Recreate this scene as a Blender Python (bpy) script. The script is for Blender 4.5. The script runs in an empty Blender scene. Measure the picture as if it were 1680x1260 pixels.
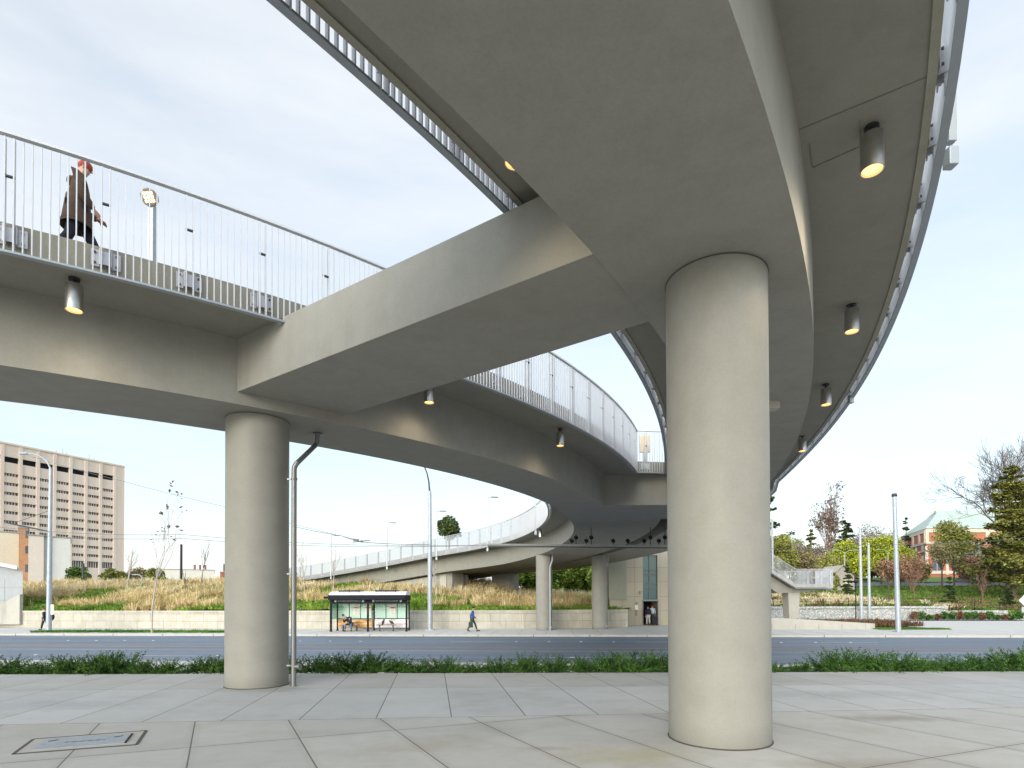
import bpy, bmesh, math, random
import numpy as np
from mathutils import Vector, Matrix, noise as mnoise

S = bpy.context.scene
COL = S.collection
rad = math.radians

# ------------------------------------------------------------------ camera
F, PITCH, ROLL, CZ = 930.0, math.atan(930/63000.0), 0.003, 1.74
PPX, PPY = 840.0, 985.0 - 930.0*math.tan(math.atan(930/63000.0))
_fw = np.array([0, math.cos(PITCH), math.sin(PITCH)])
_up0 = np.array([0, -math.sin(PITCH), math.cos(PITCH)])
_r0 = np.array([1.0, 0, 0])
_R = _r0*math.cos(ROLL) - _up0*math.sin(ROLL)
_U = _up0*math.cos(ROLL) + _r0*math.sin(ROLL)
cam_d = bpy.data.cameras.new('camera')
cam = bpy.data.objects.new('camera', cam_d); COL.objects.link(cam)
cam_d.sensor_width = 36.0
cam_d.lens = 36.0*F/1680.0
cam_d.shift_x = 0.0
cam_d.shift_y = (PPY-630.0)/1680.0
cam_d.clip_start, cam_d.clip_end = 0.05, 6000
cam.matrix_world = Matrix(((_R[0], _U[0], -_fw[0], 0), (_R[1], _U[1], -_fw[1], 0), (_R[2], _U[2], -_fw[2], CZ), (0, 0, 0, 1)))
S.camera = cam

# ------------------------------------------------------------------ light
SUN_EL, SUN_AZ = 14.0, 202.0          # azimuth clockwise from +Y: low veiled sun straight behind the viewer
W = bpy.data.worlds.new('World'); S.world = W; W.use_nodes = True
nt = W.node_tree; nt.nodes.clear()
def _n(t, **k):
    n = nt.nodes.new(t)
    for a, b in k.items(): setattr(n, a, b)
    return n
out = _n('ShaderNodeOutputWorld'); bg = _n('ShaderNodeBackground')
sky = _n('ShaderNodeTexSky'); sky.sky_type = 'NISHITA'; sky.sun_disc = False
sky.sun_elevation = rad(SUN_EL); sky.sun_rotation = rad(SUN_AZ); sky.air_density = 1.0; sky.dust_density = 1.2
tc = _n('ShaderNodeTexCoord'); mp = _n('ShaderNodeMapping')
mp.inputs['Scale'].default_value = (0.9, 1.4, 4.2); mp.inputs['Rotation'].default_value = (0.1, 0.25, 0.5)
nz = _n('ShaderNodeTexNoise'); nz.inputs['Scale'].default_value = 1.7; nz.inputs['Detail'].default_value = 7; nz.inputs['Roughness'].default_value = 0.55
rmp = _n('ShaderNodeValToRGB')
rmp.color_ramp.elements[0].position = 0.36; rmp.color_ramp.elements[0].color = (.50, .50, .50, 1)
rmp.color_ramp.elements[1].position = 0.74; rmp.color_ramp.elements[1].color = (.84, .84, .84, 1)
sep = _n('ShaderNodeSeparateXYZ')
hz = _n('ShaderNodeMapRange'); hz.inputs['From Min'].default_value = 0.0; hz.inputs['From Max'].default_value = 0.40
hz.inputs['To Min'].default_value = 0.97; hz.inputs['To Max'].default_value = 0.0
mxf = _n('ShaderNodeMath', operation='MAXIMUM')
mix = _n('ShaderNodeMix'); mix.data_type = 'RGBA'
cl = _n('ShaderNodeRGB'); cl.outputs[0].default_value = (7.5, 7.6, 7.6, 1)
nt.links.new(tc.outputs['Generated'], mp.inputs['Vector']); nt.links.new(mp.outputs[0], nz.inputs['Vector'])
nt.links.new(nz.outputs['Fac'], rmp.inputs[0]); nt.links.new(tc.outputs['Generated'], sep.inputs[0])
nt.links.new(sep.outputs['Z'], hz.inputs['Value']); nt.links.new(hz.outputs[0], mxf.inputs[0]); nt.links.new(rmp.outputs[0], mxf.inputs[1])
nt.links.new(mxf.outputs[0], mix.inputs['Factor']); sk = _n('ShaderNodeVectorMath', operation='MULTIPLY'); sk.inputs[1].default_value = (1.80, 2.12, 2.28)
nt.links.new(sky.outputs[0], sk.inputs[0]); nt.links.new(sk.outputs[0], mix.inputs['A']); nt.links.new(cl.outputs[0], mix.inputs['B'])
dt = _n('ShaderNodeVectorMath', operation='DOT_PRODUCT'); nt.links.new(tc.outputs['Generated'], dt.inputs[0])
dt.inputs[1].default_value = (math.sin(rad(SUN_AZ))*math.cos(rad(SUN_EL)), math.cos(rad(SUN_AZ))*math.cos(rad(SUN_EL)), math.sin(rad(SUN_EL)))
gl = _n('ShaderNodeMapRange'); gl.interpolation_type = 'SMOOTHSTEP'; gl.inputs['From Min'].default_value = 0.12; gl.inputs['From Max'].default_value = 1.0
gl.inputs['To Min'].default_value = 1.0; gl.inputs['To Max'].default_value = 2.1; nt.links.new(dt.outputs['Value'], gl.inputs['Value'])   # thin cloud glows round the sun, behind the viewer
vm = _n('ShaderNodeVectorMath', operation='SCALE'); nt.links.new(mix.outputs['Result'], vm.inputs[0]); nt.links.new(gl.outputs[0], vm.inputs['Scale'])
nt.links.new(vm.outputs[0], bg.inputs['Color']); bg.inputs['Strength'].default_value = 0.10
nt.links.new(bg.outputs[0], out.inputs[0])
sd = bpy.data.lights.new('sun', 'SUN'); sd.energy = 1.6; sd.angle = rad(32); sd.color = (1.0, 0.955, 0.90)
sun = bpy.data.objects.new('sun', sd); COL.objects.link(sun)
_az, _el = rad(SUN_AZ), rad(SUN_EL)
sun.rotation_euler = Vector((-math.sin(_az)*math.cos(_el), -math.cos(_az)*math.cos(_el), -math.sin(_el))).to_track_quat('-Z', 'Y').to_euler()
S.view_settings.view_transform = 'Standard'; S.view_settings.look = 'None'
S.view_settings.gamma = 1.0; S.view_settings.use_curve_mapping = False
S.view_settings.exposure = 0.52
try:
    S.cycles.max_bounces = 8; S.cycles.diffuse_bounces = 6; S.cycles.transparent_max_bounces = 12
except Exception: pass

# ------------------------------------------------------------------ helpers
def ray(px, py): return _R*((px-PPX)/F) - _U*((py-PPY)/F) + _fw
def ptz(px, py, z):
    d = ray(px, py); p = d*((z-CZ)/d[2]); return Vector((p[0], p[1], p[2]+CZ))
def pty(px, py, Y):
    d = ray(px, py); p = d*(Y/d[1]); return Vector((p[0], p[1], p[2]+CZ))

def tag(o, label, cat, group=None, kind=None):
    if label: o['label'] = label
    if cat: o['category'] = cat
    if group: o['group'] = group
    if kind: o['kind'] = kind
    return o
def thing(name, label, cat, loc=(0, 0, 0), rz=0.0, group=None):
    o = bpy.data.objects.new(name, None); o.empty_display_size = 0.2; COL.objects.link(o)
    o.location = loc; o.rotation_euler = (0, 0, rz)
    return tag(o, label, cat, group)
def mesh_obj(name, verts, faces, mat, parent=None, smooth=False, world=False):
    me = bpy.data.meshes.new(name)
    me.from_pydata([tuple(v) for v in verts], [], faces); me.update()
    return link(name, me, mat, parent, smooth, world)
def link(name, me, mat, parent=None, smooth=False, world=False):
    o = bpy.data.objects.new(name, me); COL.objects.link(o)
    if mat is not None:
        for m in (mat if isinstance(mat, (list, tuple)) else [mat]): me.materials.append(m)
    if smooth: me.polygons.foreach_set('use_smooth', [True]*len(me.polygons))
    if parent is not None:
        o.parent = parent
        if world:
            M = Matrix.Translation(parent.location) @ parent.rotation_euler.to_matrix().to_4x4()
            o.matrix_parent_inverse = M.inverted()
    return o
def structure(o): o['kind'] = 'structure'; return o

class MB:
    """collects shapes into one mesh"""
    def __init__(s): s.v = []; s.f = []; s.mi = []; s.cur = 0
    def add(s, vs, fs):
        b = len(s.v); s.v += [tuple(v) for v in vs]; s.f += [[i+b for i in f] for f in fs]; s.mi += [s.cur]*len(fs); return s
    def box(s, c, d, rz=0, M=None, taper=1.0):
        hx, hy, hz_ = d[0]/2, d[1]/2, d[2]/2
        vs = []
        for z in (-1, 1):
            k = taper if z > 0 else 1.0
            for x, y in ((-1, -1), (1, -1), (1, 1), (-1, 1)): vs.append(Vector((x*hx*k, y*hy*k, z*hz_)))
        R = Matrix.Rotation(rz, 3, 'Z') if M is None else M
        vs = [R @ v + Vector(c) for v in vs]
        return s.add(vs, [[3, 2, 1, 0], [4, 5, 6, 7], [0, 1, 5, 4], [1, 2, 6, 5], [2, 3, 7, 6], [3, 0, 4, 7]])
    def bar(s, a, b, w, h=None, up=(0, 0, 1)):
        a, b = Vector(a), Vector(b); h = w if h is None else h
        d = (b-a).normalized(); u = Vector(up)
        if abs(d.dot(u)) > 0.98: u = Vector((1, 0, 0))
        r = d.cross(u).normalized()*w/2; u = r.cross(d).normalized()*h/2
        vs = [a-r-u, a+r-u, a+r+u, a-r+u, b-r-u, b+r-u, b+r+u, b-r+u]
        return s.add(vs, [[0, 1, 2, 3], [7, 6, 5, 4], [0, 4, 5, 1], [1, 5, 6, 2], [2, 6, 7, 3], [3, 7, 4, 0]])
    def tube(s, pts, r, n=8, cap=True):
        pts = [Vector(p) for p in pts]; rs = r if isinstance(r, (list, tuple)) else [r]*len(pts)
        vs, fs = [], []; prev = None
        for i, p in enumerate(pts):
            d = (pts[min(i+1, len(pts)-1)] - pts[max(i-1, 0)]).normalized()
            if prev is None:
                u = Vector((0, 0, 1)) if abs(d.z) < .9 else Vector((1, 0, 0)); u = (u - d*u.dot(d)).normalized()
            else: u = (prev - d*prev.dot(d)).normalized()
            prev = u; w = d.cross(u)
            for k in range(n):
                a = 2*math.pi*k/n; vs.append(p + (u*math.cos(a)+w*math.sin(a))*rs[i])
        for i in range(len(pts)-1):
            for k in range(n):
                k2 = (k+1) % n; fs.append([i*n+k, i*n+k2, (i+1)*n+k2, (i+1)*n+k])
        if cap: fs += [list(range(n))[::-1], [(len(pts)-1)*n+k for k in range(n)]]
        return s.add(vs, fs)
    def lathe(s, c, prof, n=24, sx=1, sy=1):
        c = Vector(c); vs, fs = [], []
        for r, z in prof:
            for k in range(n):
                a = 2*math.pi*k/n; vs.append(c+Vector((r*math.cos(a)*sx, r*math.sin(a)*sy, z)))
        for i in range(len(prof)-1):
            for k in range(n):
                k2 = (k+1) % n; fs.append([i*n+k, i*n+k2, (i+1)*n+k2, (i+1)*n+k])
        fs += [list(range(n))[::-1], [(len(prof)-1)*n+k for k in range(n)]]
        return s.add(vs, fs)
    def ball(s, c, rx, ry=None, rz=None, n=10, m=6):
        ry = rx if ry is None else ry; rz = rx if rz is None else rz
        prof = [(math.sin(math.pi*i/m), -math.cos(math.pi*i/m)) for i in range(m+1)]
        c = Vector(c); vs, fs = [], []
        for r, z in prof:
            r = max(r, 1e-3)
            for k in range(n):
                a = 2*math.pi*k/n; vs.append(c+Vector((r*rx*math.cos(a), r*ry*math.sin(a), z*rz)))
        for i in range(m):
            for k in range(n):
                k2 = (k+1) % n; fs.append([i*n+k, i*n+k2, (i+1)*n+k2, (i+1)*n+k])
        return s.add(vs, fs)
    def prism(s, poly, zb, zt):
        """outline (x, y) counter-clockwise; zb / zt numbers or lists"""
        n = len(poly)
        zb = zb if isinstance(zb, (list, tuple)) else [zb]*n; zt = zt if isinstance(zt, (list, tuple)) else [zt]*n
        from mathutils.geometry import tessellate_polygon
        tris = tessellate_polygon([[Vector((p[0], p[1], 0)) for p in poly]])
        vs = [(p[0], p[1], z) for p, z in zip(poly, zb)] + [(p[0], p[1], z) for p, z in zip(poly, zt)]
        fs = []
        for t in tris:
            a, b, c = [Vector((poly[i][0], poly[i][1])) for i in t]
            t = list(t)
            if (b-a).x*(c-a).y - (b-a).y*(c-a).x < 0: t = t[::-1]
            fs.append(t[::-1]); fs.append([i+n for i in t])
        for i in range(n):
            j = (i+1) % n; fs.append([i, j, j+n, i+n])
        return s.add(vs, fs)
    def strip(s, A, B, zb, zt):
        """solid between two polylines A (left) and B (right)"""
        n = len(A); vs = []
        for i in range(n):
            vs += [(A[i][0], A[i][1], zb[i]), (B[i][0], B[i][1], zb[i]), (B[i][0], B[i][1], zt[i]), (A[i][0], A[i][1], zt[i])]
        fs = []
        for i in range(n-1):
            a, b = 4*i, 4*(i+1)
            fs += [[a, b, b+1, a+1], [a+1, b+1, b+2, a+2], [a+2, b+2, b+3, a+3], [a+3, b+3, b, a]]
        fs += [[0, 1, 2, 3], [4*(n-1)+3, 4*(n-1)+2, 4*(n-1)+1, 4*(n-1)]]
        return s.add(vs, fs)
    def build(s, name, mat, parent=None, smooth=False, world=False, bevel=0):
        me = bpy.data.meshes.new(name); me.from_pydata(s.v, [], s.f); me.update()
        if any(s.mi): me.polygons.foreach_set('material_index', s.mi)
        o = link(name, me, mat, parent, smooth, world)
        if smooth:
            try: me.set_sharp_from_angle(angle=rad(35))
            except Exception: pass
        if bevel:
            m = o.modifiers.new('bevel', 'BEVEL'); m.width = bevel; m.segments = 2; m.limit_method = 'ANGLE'; m.angle_limit = rad(40)
        return o

def copy_tree(o, parent=None):
    c = o.copy(); COL.objects.link(c)
    if parent is not None: c.parent = parent
    for ch in list(o.children): copy_tree(ch, c)
    return c

# ------------------------------------------------------------------ materials
class NG:
    def __init__(s, m): s.t = m.node_tree; s.t.nodes.clear(); s.o = s.t.nodes.new('ShaderNodeOutputMaterial'); s.b = s.t.nodes.new('ShaderNodeBsdfPrincipled'); s.t.links.new(s.b.outputs[0], s.o.inputs[0])
    def n(s, t, **k):
        x = s.t.nodes.new(t)
        for a, b in k.items(): setattr(x, a, b)
        return x
    def l(s, a, b): s.t.links.new(a, b)
    def m(s, op, a, b=None, c=None, clamp=False):
        x = s.n('ShaderNodeMath', operation=op); x.use_clamp = clamp
        for i, v in enumerate((a, b, c)):
            if v is None: continue
            if isinstance(v, (int, float)): x.inputs[i].default_value = v
            else: s.l(v, x.inputs[i])
        return x.outputs[0]
    def noise(s, vec, scale, detail=4, rough=.55):
        x = s.n('ShaderNodeTexNoise'); x.inputs['Scale'].default_value = scale; x.inputs['Detail'].default_value = detail; x.inputs['Roughness'].default_value = rough
        if vec is not None: s.l(vec, x.inputs['Vector'])
        return x.outputs['Fac']
    def ramp(s, fac, stops):
        x = s.n('ShaderNodeValToRGB'); e = x.color_ramp.elements
        while len(e) < len(stops): e.new(.5)
        for i, (p, c) in enumerate(stops): e[i].position = p; e[i].color = (*c, 1)
        s.l(fac, x.inputs[0]); return x.outputs[0]
    def mix(s, fac, a, b, blend='MIX'):
        x = s.n('ShaderNodeMix'); x.data_type = 'RGBA'; x.blend_type = blend
        for k, v in (('Factor', fac), ('A', a), ('B', b)):
            if isinstance(v, (int, float)): x.inputs[k].default_value = v
            elif isinstance(v, tuple): x.inputs[k].default_value = (*v, 1)
            else: s.l(v, x.inputs[k])
        return x.outputs['Result']
    def bump(s, h, strength=.2, dist=.02):
        x = s.n('ShaderNodeBump'); x.inputs['Strength'].default_value = strength; x.inputs['Distance'].default_value = dist
        s.l(h, x.inputs['Height']); s.l(x.outputs[0], s.b.inputs['Normal'])
def newmat(name): m = bpy.data.materials.new(name); m.use_nodes = True; return m, NG(m)
def M_plain(name, c, rough=.6, metal=0.0, var=.12, scale=6.0, bump=0.0, spec=None):
    m, g = newmat(name); tcn = g.n('ShaderNodeTexCoord')
    f = g.noise(tcn.outputs['Object'], scale)
    col = g.ramp(f, [(.3, tuple(x*(1-var) for x in c)), (.7, tuple(min(1, x*(1+var)) for x in c))])
    g.l(col, g.b.inputs['Base Color']); g.b.inputs['Roughness'].default_value = rough; g.b.inputs['Metallic'].default_value = metal
    if spec is not None: g.b.inputs['Specular IOR Level'].default_value = spec
    if bump: g.bump(g.noise(tcn.outputs['Object'], scale*6), bump)
    return m
def M_concrete(name, c, rough=.75, seams=0, streak=.5, grime=False):
    m, g = newmat(name); tcn = g.n('ShaderNodeTexCoord'); P = tcn.outputs['Object']
    big = g.noise(P, .35, 6, .6); mid = g.noise(P, 2.2, 8, .65); fine = g.noise(P, 38, 3, .6)
    mpn = g.n('ShaderNodeMapping'); mpn.inputs['Scale'].default_value = (3.2, 3.2, .22); g.l(P, mpn.inputs['Vector'])
    drip = g.noise(mpn.outputs[0], 1.6, 6, .6)
    col = g.ramp(big, [(.3, tuple(x*.965 for x in c)), (.7, tuple(x*1.03 for x in c))])
    t = g.ramp(mid, [(.3, (.915, .91, .90)), (.55, (1, 1, 1)), (.8, (1.06, 1.055, 1.03))]); col = g.mix(1.0, col, t, 'MULTIPLY')
    t = g.ramp(drip, [(.35, (.93, .925, .92)), (.6, (1.01, 1.01, 1.01))]); col = g.mix(streak, col, t, 'MULTIPLY')
    t = g.ramp(fine, [(.25, (.93, .93, .93)), (.6, (1.02, 1.02, 1.02))]); col = g.mix(1.0, col, t, 'MULTIPLY')
    if grime:                                            # splash dirt round the foot, with a ragged upper edge
        sp = g.n('ShaderNodeSeparateXYZ'); g.l(P, sp.inputs[0]); q = g.n('ShaderNodeMapRange')
        g.l(g.m('SUBTRACT', sp.outputs['Z'], g.m('MULTIPLY', mid, .38)), q.inputs['Value']); q.inputs['From Min'].default_value = -.16; q.inputs['From Max'].default_value = .06; q.inputs['To Min'].default_value = .42; q.inputs['To Max'].default_value = 0
        col = g.mix(q.outputs[0], col, tuple(x*.55 for x in c))
    g.l(col, g.b.inputs['Base Color']); g.b.inputs['Roughness'].default_value = rough; g.b.inputs['Specular IOR Level'].default_value = .3
    h = g.m('ADD', g.m('MULTIPLY', mid, .6), g.m('MULTIPLY', fine, .25)); g.bump(h, .12, .02)
    return m
def M_emit(name, c, s, base=(.8, .7, .5)):
    m, g = newmat(name); g.b.inputs['Base Color'].default_value = (*base, 1)
    tcn = g.n('ShaderNodeTexCoord'); f = g.noise(tcn.outputs['Object'], 14, 2)
    g.l(g.ramp(f, [(.3, tuple(x*.85 for x in c)), (.7, c)]), g.b.inputs['Emission Color']); g.b.inputs['Emission Strength'].default_value = s
    return m
def M_leaf(name, dark, light, scale=1.2, tip=None):
    m, g = newmat(name); tcn = g.n('ShaderNodeTexCoord'); ge = g.n('ShaderNodeNewGeometry')
    f = g.noise(tcn.outputs['Object'], scale, 3, .6)
    col = g.ramp(f, [(.32, dark), (.66, light)])
    r = ge.outputs['Random Per Island']
    t = g.ramp(r, [(0, (.6, .62, .6)), (1, (1.3, 1.25, 1.2))]); col = g.mix(1.0, col, t, 'MULTIPLY')
    g.l(col, g.b.inputs['Base Color']); g.b.inputs['Roughness'].default_value = .6; g.b.inputs['Specular IOR Level'].default_value = .25
    try:
        g.b.inputs['Subsurface Weight'].default_value = 0.0
    except Exception: pass
    return m

CONC = M_concrete('coated concrete', (.288, .279, .246), .7)
CONC_SLAB = M_concrete('slab concrete', (.26, .25, .215), .8)
CONC_CURB = M_concrete('curb concrete', (.33, .315, .26), .85, streak=.8)
CONC_COL = M_concrete('column coating', (.28, .268, .235), .55, streak=.2, grime=True)
CONC_PALE = M_concrete('pale concrete', (.44, .42, .37), .8)
RAILW = M_plain('white rail paint', (.54, .55, .58), .4, .0, .04)
RAILG = M_plain('grey rail paint', (.30, .33, .36), .4, .1, .04)
STEEL = M_plain('brushed steel', (.21, .215, .21), .42, .6, .08, 30)
GALV = M_plain('galvanised steel', (.36, .395, .43), .5, .3, .1, 3)
DARKMETAL = M_plain('dark metal', (.05, .055, .06), .45, .5, .1)
BLACKP = M_plain('black paint', (.008, .009, .013), .65, 0, .1, 6, 0, .2)
BOLT = M_plain('bolt steel', (.12, .09, .07), .5, .6, .2)
LAMPGLOW = M_emit('warm lamp', (1.0, .50, .14), 1.9)
LEDGLOW = M_emit('led panel', (1.0, .72, .36), 2.2)
ASPHALT = M_plain('asphalt', (.055, .062, .072), .8, 0, .25, 1.2, .2)
PAINTW = M_plain('road paint white', (.55, .55, .53), .7, 0, .2, 9)
PAINTY = M_plain('road paint yellow', (.50, .26, .06), .7, 0, .2, 9)
SIDEWALK = M_concrete('sidewalk concrete', (.57, .555, .525), .85)
KERBM = M_concrete('kerb concrete', (.48, .46, .42), .85)
SOIL = M_plain('soil', (.06, .045, .03), .95, 0, .3, 4, .3)
BARK = M_plain('bark', (.10, .075, .055), .9, 0, .3, 8, .3)
BARKPALE = M_plain('pale birch bark', (.42, .37, .33), .85, 0, .3, 8, .2)
TWIG = M_plain('bare twigs', (.13, .105, .09), .9, 0, .2, 8)
TWIGRED = M_plain('reddish twigs', (.20, .10, .075), .9, 0, .25, 3)
WIRE = M_plain('cable', (.16, .16, .17), .6, .3, .1)
SKIN = M_plain('skin', (.45, .27, .19), .55, 0, .06)

def M_plaza():
    m, g = newmat('plaza concrete'); tcn = g.n('ShaderNodeTexCoord'); P = tcn.outputs['Object']
    sp = g.n('ShaderNodeSeparateXYZ'); g.l(P, sp.inputs[0]); X, Y = sp.outputs['X'], sp.outputs['Y']
    def lin(a, b, c): return g.m('ADD', g.m('ADD', g.m('MULTIPLY', X, a), g.m('MULTIPLY', Y, b)), c)
    def mask(d, w=.0075):
        x = g.n('ShaderNodeMapRange'); x.interpolation_type = 'SMOOTHSTEP'
        x.inputs['From Min'].default_value = w*.55; x.inputs['From Max'].default_value = w*1.5
        x.inputs['To Min'].default_value = 1; x.inputs['To Max'].default_value = 0; g.l(d, x.inputs['Value']); return x.outputs[0]
    def periodic(v, per, nrm):
        q = g.m('DIVIDE', v, per); fr = g.m('FRACT', g.m('ADD', q, .5))
        return g.m('MULTIPLY', g.m('ABSOLUTE', g.m('SUBTRACT', fr, .5)), per/nrm), g.m('FLOOR', q)
    a = lin(-.067, 1, -8.55); c = lin(-.0237, 1, -11.42)
    near = g.m('LESS_THAN', a, 0); far = g.m('SUBTRACT', 1, near); band = g.m('GREATER_THAN', c, 0)
    dB, iB = periodic(lin(-.385, 1, -8.26), 3.78, 1.07); dJ, iJ = periodic(lin(1, .52, .31), 1.36, 1.127)
    dF, iF = periodic(lin(1, .14, -.28), 1.12, 1.01)
    j1 = g.m('MULTIPLY', g.m('MAXIMUM', mask(dB), mask(dJ)), near)
    j2 = g.m('MULTIPLY', mask(dF), far)
    j3 = g.m('MAXIMUM', mask(g.m('ABSOLUTE', a)), g.m('MULTIPLY', mask(g.m('ABSOLUTE', c), .01), .7))
    j4 = g.m('MULTIPLY', mask(g.m('ABSOLUTE', lin(-.03, 1, -9.75)), .008), .25)
    J = g.m('MAXIMUM', g.m('MAXIMUM', j1, j2), g.m('MAXIMUM', j3, j4))
    idn = g.m('ADD', g.m('MULTIPLY', g.m('ADD', iJ, g.m('MULTIPLY', iB, 17)), near), g.m('MULTIPLY', g.m('ADD', g.m('ADD', iF, 71), g.m('MULTIPLY', band, 37)), far))
    wn = g.n('ShaderNodeTexWhiteNoise'); wn.noise_dimensions = '1D'; g.l(idn, wn.inputs['W'])
    big = g.noise(P, .55, 6, .62); mid = g.noise(P, 3.5, 8, .65); fine = g.noise(P, 90, 2, .5)
    mpn = g.n('ShaderNodeMapping'); mpn.inputs['Scale'].default_value = (.8, 1.0, 1); g.l(P, mpn.inputs['Vector']); st = g.noise(mpn.outputs[0], 1.1, 6, .65)
    base = g.mix(far, (.465, .455, .428), (.470, .476, .472)); base = g.mix(band, base, (.445, .438, .418))
    base = g.mix(1.0, base, g.ramp(wn.outputs['Value'], [(0, (.955, .955, .955)), (1, (1.035, 1.035, 1.035))]), 'MULTIPLY')
    base = g.mix(1.0, base, g.ramp(big, [(.3, (.92, .915, .90)), (.55, (1, 1, 1)), (.75, (1.03, 1.03, 1.035))]), 'MULTIPLY')
    base = g.mix(.8, base, g.ramp(mid, [(.3, (.93, .925, .91)), (.55, (1, 1, 1)), (.8, (1.03, 1.03, 1.03))]), 'MULTIPLY')
    base = g.mix(.9, base, g.ramp(st, [(.34, (.90, .885, .85)), (.52, (1, 1, 1))]), 'MULTIPLY')
    spots = g.noise(P, 14, 2, .5); base = g.mix(g.ramp(spots, [(.70, (0, 0, 0)), (.76, (.35, .35, .35))]), base, (.22, .20, .17))
    base = g.mix(.8, base, g.ramp(fine, [(.3, (.90, .90, .90)), (.6, (1.03, 1.03, 1.03))]), 'MULTIPLY')
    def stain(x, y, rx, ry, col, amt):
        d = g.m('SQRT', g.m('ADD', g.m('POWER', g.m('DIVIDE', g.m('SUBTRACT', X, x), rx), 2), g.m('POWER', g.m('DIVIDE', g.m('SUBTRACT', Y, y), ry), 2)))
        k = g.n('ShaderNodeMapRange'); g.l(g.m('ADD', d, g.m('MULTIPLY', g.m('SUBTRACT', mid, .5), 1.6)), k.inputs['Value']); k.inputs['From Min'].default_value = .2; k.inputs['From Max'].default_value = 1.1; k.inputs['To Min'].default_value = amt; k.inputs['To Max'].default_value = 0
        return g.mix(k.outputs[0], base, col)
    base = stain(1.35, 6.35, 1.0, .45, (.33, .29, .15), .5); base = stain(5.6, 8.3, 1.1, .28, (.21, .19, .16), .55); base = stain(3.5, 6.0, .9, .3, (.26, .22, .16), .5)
    base = stain(-1.0, 6.9, .9, .5, (.33, .30, .23), .4); base = stain(-5.0, 11.2, 1.1, .5, (.27, .255, .23), .5); base = stain(.4, 6.7, .35, .12, (.27, .24, .18), .5); base = stain(6.4, 10.4, 1.8, .5, (.30, .30, .29), .4); base = stain(-7.5, 9.6, 1.6, .5, (.31, .33, .35), .5)
    # dark dirt beside the joints and a few stains
    dirt = g.m('MULTIPLY', mask(g.m('MINIMUM', g.m('ADD', dJ, g.m('MULTIPLY', far, 9)), g.m('ADD', dB, g.m('MULTIPLY', far, 9))), .07), .22)
    base = g.mix(g.m('MULTIPLY', dirt, mid), base, (.20, .18, .14))
    base = g.mix(g.m('MULTIPLY', J, .85), base, (.085, .075, .06))
    g.l(base, g.b.inputs['Base Color'])
    g.l(g.m('ADD', .62, g.m('MULTIPLY', mid, .25)), g.b.inputs['Roughness']); g.b.inputs['Specular IOR Level'].default_value = .35
    h = g.m('SUBTRACT', g.m('MULTIPLY', fine, .12), g.m('MULTIPLY', J, 1.0)); g.bump(h, .35, .01)
    return m

# ================================================================== BRIDGE GEOMETRY
def smooth1(a, k):
    a = np.array(a, float); w = np.hanning(2*k+3)[1:-1]; w /= w.sum()
    return np.convolve(np.pad(a, k+0, mode='edge'), w, mode='valid')
PIV = np.array([-12.0, 34.0])
RC = [0.34018383880918734, 0.28534101870734113, -0.5988349046411336, 3.2341628276719483, -0.1509639482511398, 15.531849724863457]
KX = [0.0003863508395320211, -0.028818052163550153, 0.9607698465571697, -1.7619681491643013]
ths = np.radians(np.linspace(-86, 106, 193))
E1 = np.array([PIV + np.polyval(RC, a)*np.array([math.cos(a), math.sin(a)]) for a in ths])
d0 = E1[0]-E1[1]; d0 /= np.linalg.norm(d0)
E1 = np.vstack([[E1[0]+d0*k for k in (14, 11, 8, 5, 2.5, 1.2)], E1])
def normals(P):
    T = np.gradient(P, axis=0); T /= np.linalg.norm(T, axis=1)[:, None]; return np.c_[T[:, 1], -T[:, 0]]
de = E1[-1]-E1[-2]; de /= np.linalg.norm(de)
E1 = np.vstack([E1, [E1[-1]+de*k for k in (1.5, 3, 5, 7, 9, 11)]])
N1 = normals(E1)
def offE(d, a=0, b=None): return (E1 + N1*np.asarray(d).reshape(-1, 1) if np.ndim(d) else E1 + N1*d)[a:b]
ZO = smooth1(np.interp(E1[:, 1], [0, 12, 23.5, 32, 38, 42, 47, 55, 58, 62, 65, 68, 72, 76], [6.7, 6.75, 6.95, 6.85, 6.7, 6.55, 6.35, 6.05, 5.75, 5.2, 4.7, 4.2, 3.5, 2.9]), 6)
DEP = np.interp(E1[:, 1], [0, 36, 48], [1.25, 1.25, 1.5])
ZS = ZO - DEP
def idxY(y): return int(np.argmin(np.abs(E1[:, 1]-y)))
YR = np.concatenate([np.arange(-14, 3.0, 1.5), np.arange(3.0, 25.2, .4)])
def rX(y):
    y = np.asarray(y, float); s = np.polyval(np.polyder(KX), 3.0)
    return np.where(y < 3, np.polyval(KX, 3.0)+(y-3)*s, np.polyval(KX, np.maximum(y, 3)))
ER = np.c_[rX(YR), YR]; NR = normals(ER)
ZOR = np.interp(YR, [-20, 8, 24], [7.05, 7.05, 6.95])
def offR(d, a=0, b=None): return (ER+NR*d)[a:b]
def idxR(y): return int(np.argmin(np.abs(YR-y)))
GW = 2.08                                    # girder width
L = lambda a: [float(x) for x in a]
iL, iLg, iG = idxY(23.9), idxY(24.4), idxY(28.2)
jR, jRg, jE = idxR(22.0), idxR(22.8), idxR(25.0)

bridge = thing('footbridge', 'curved forked concrete footbridge sweeping overhead and across the street', 'footbridge', (0, 0, 0))
# left branch
sl = slice(0, iLg+1)
MB().strip(offE(0)[sl], offE(GW)[sl], L(ZS[sl]), L(ZO[sl]+.05)).build('girder', CONC, bridge, True)
sl = slice(0, iL+1)
MB().strip(offE(-1.175)[sl], offE(GW+1.175)[sl], L(ZO[sl]), L(ZO[sl]+.25)).build('deck_slab', CONC_SLAB, bridge, True)
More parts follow.
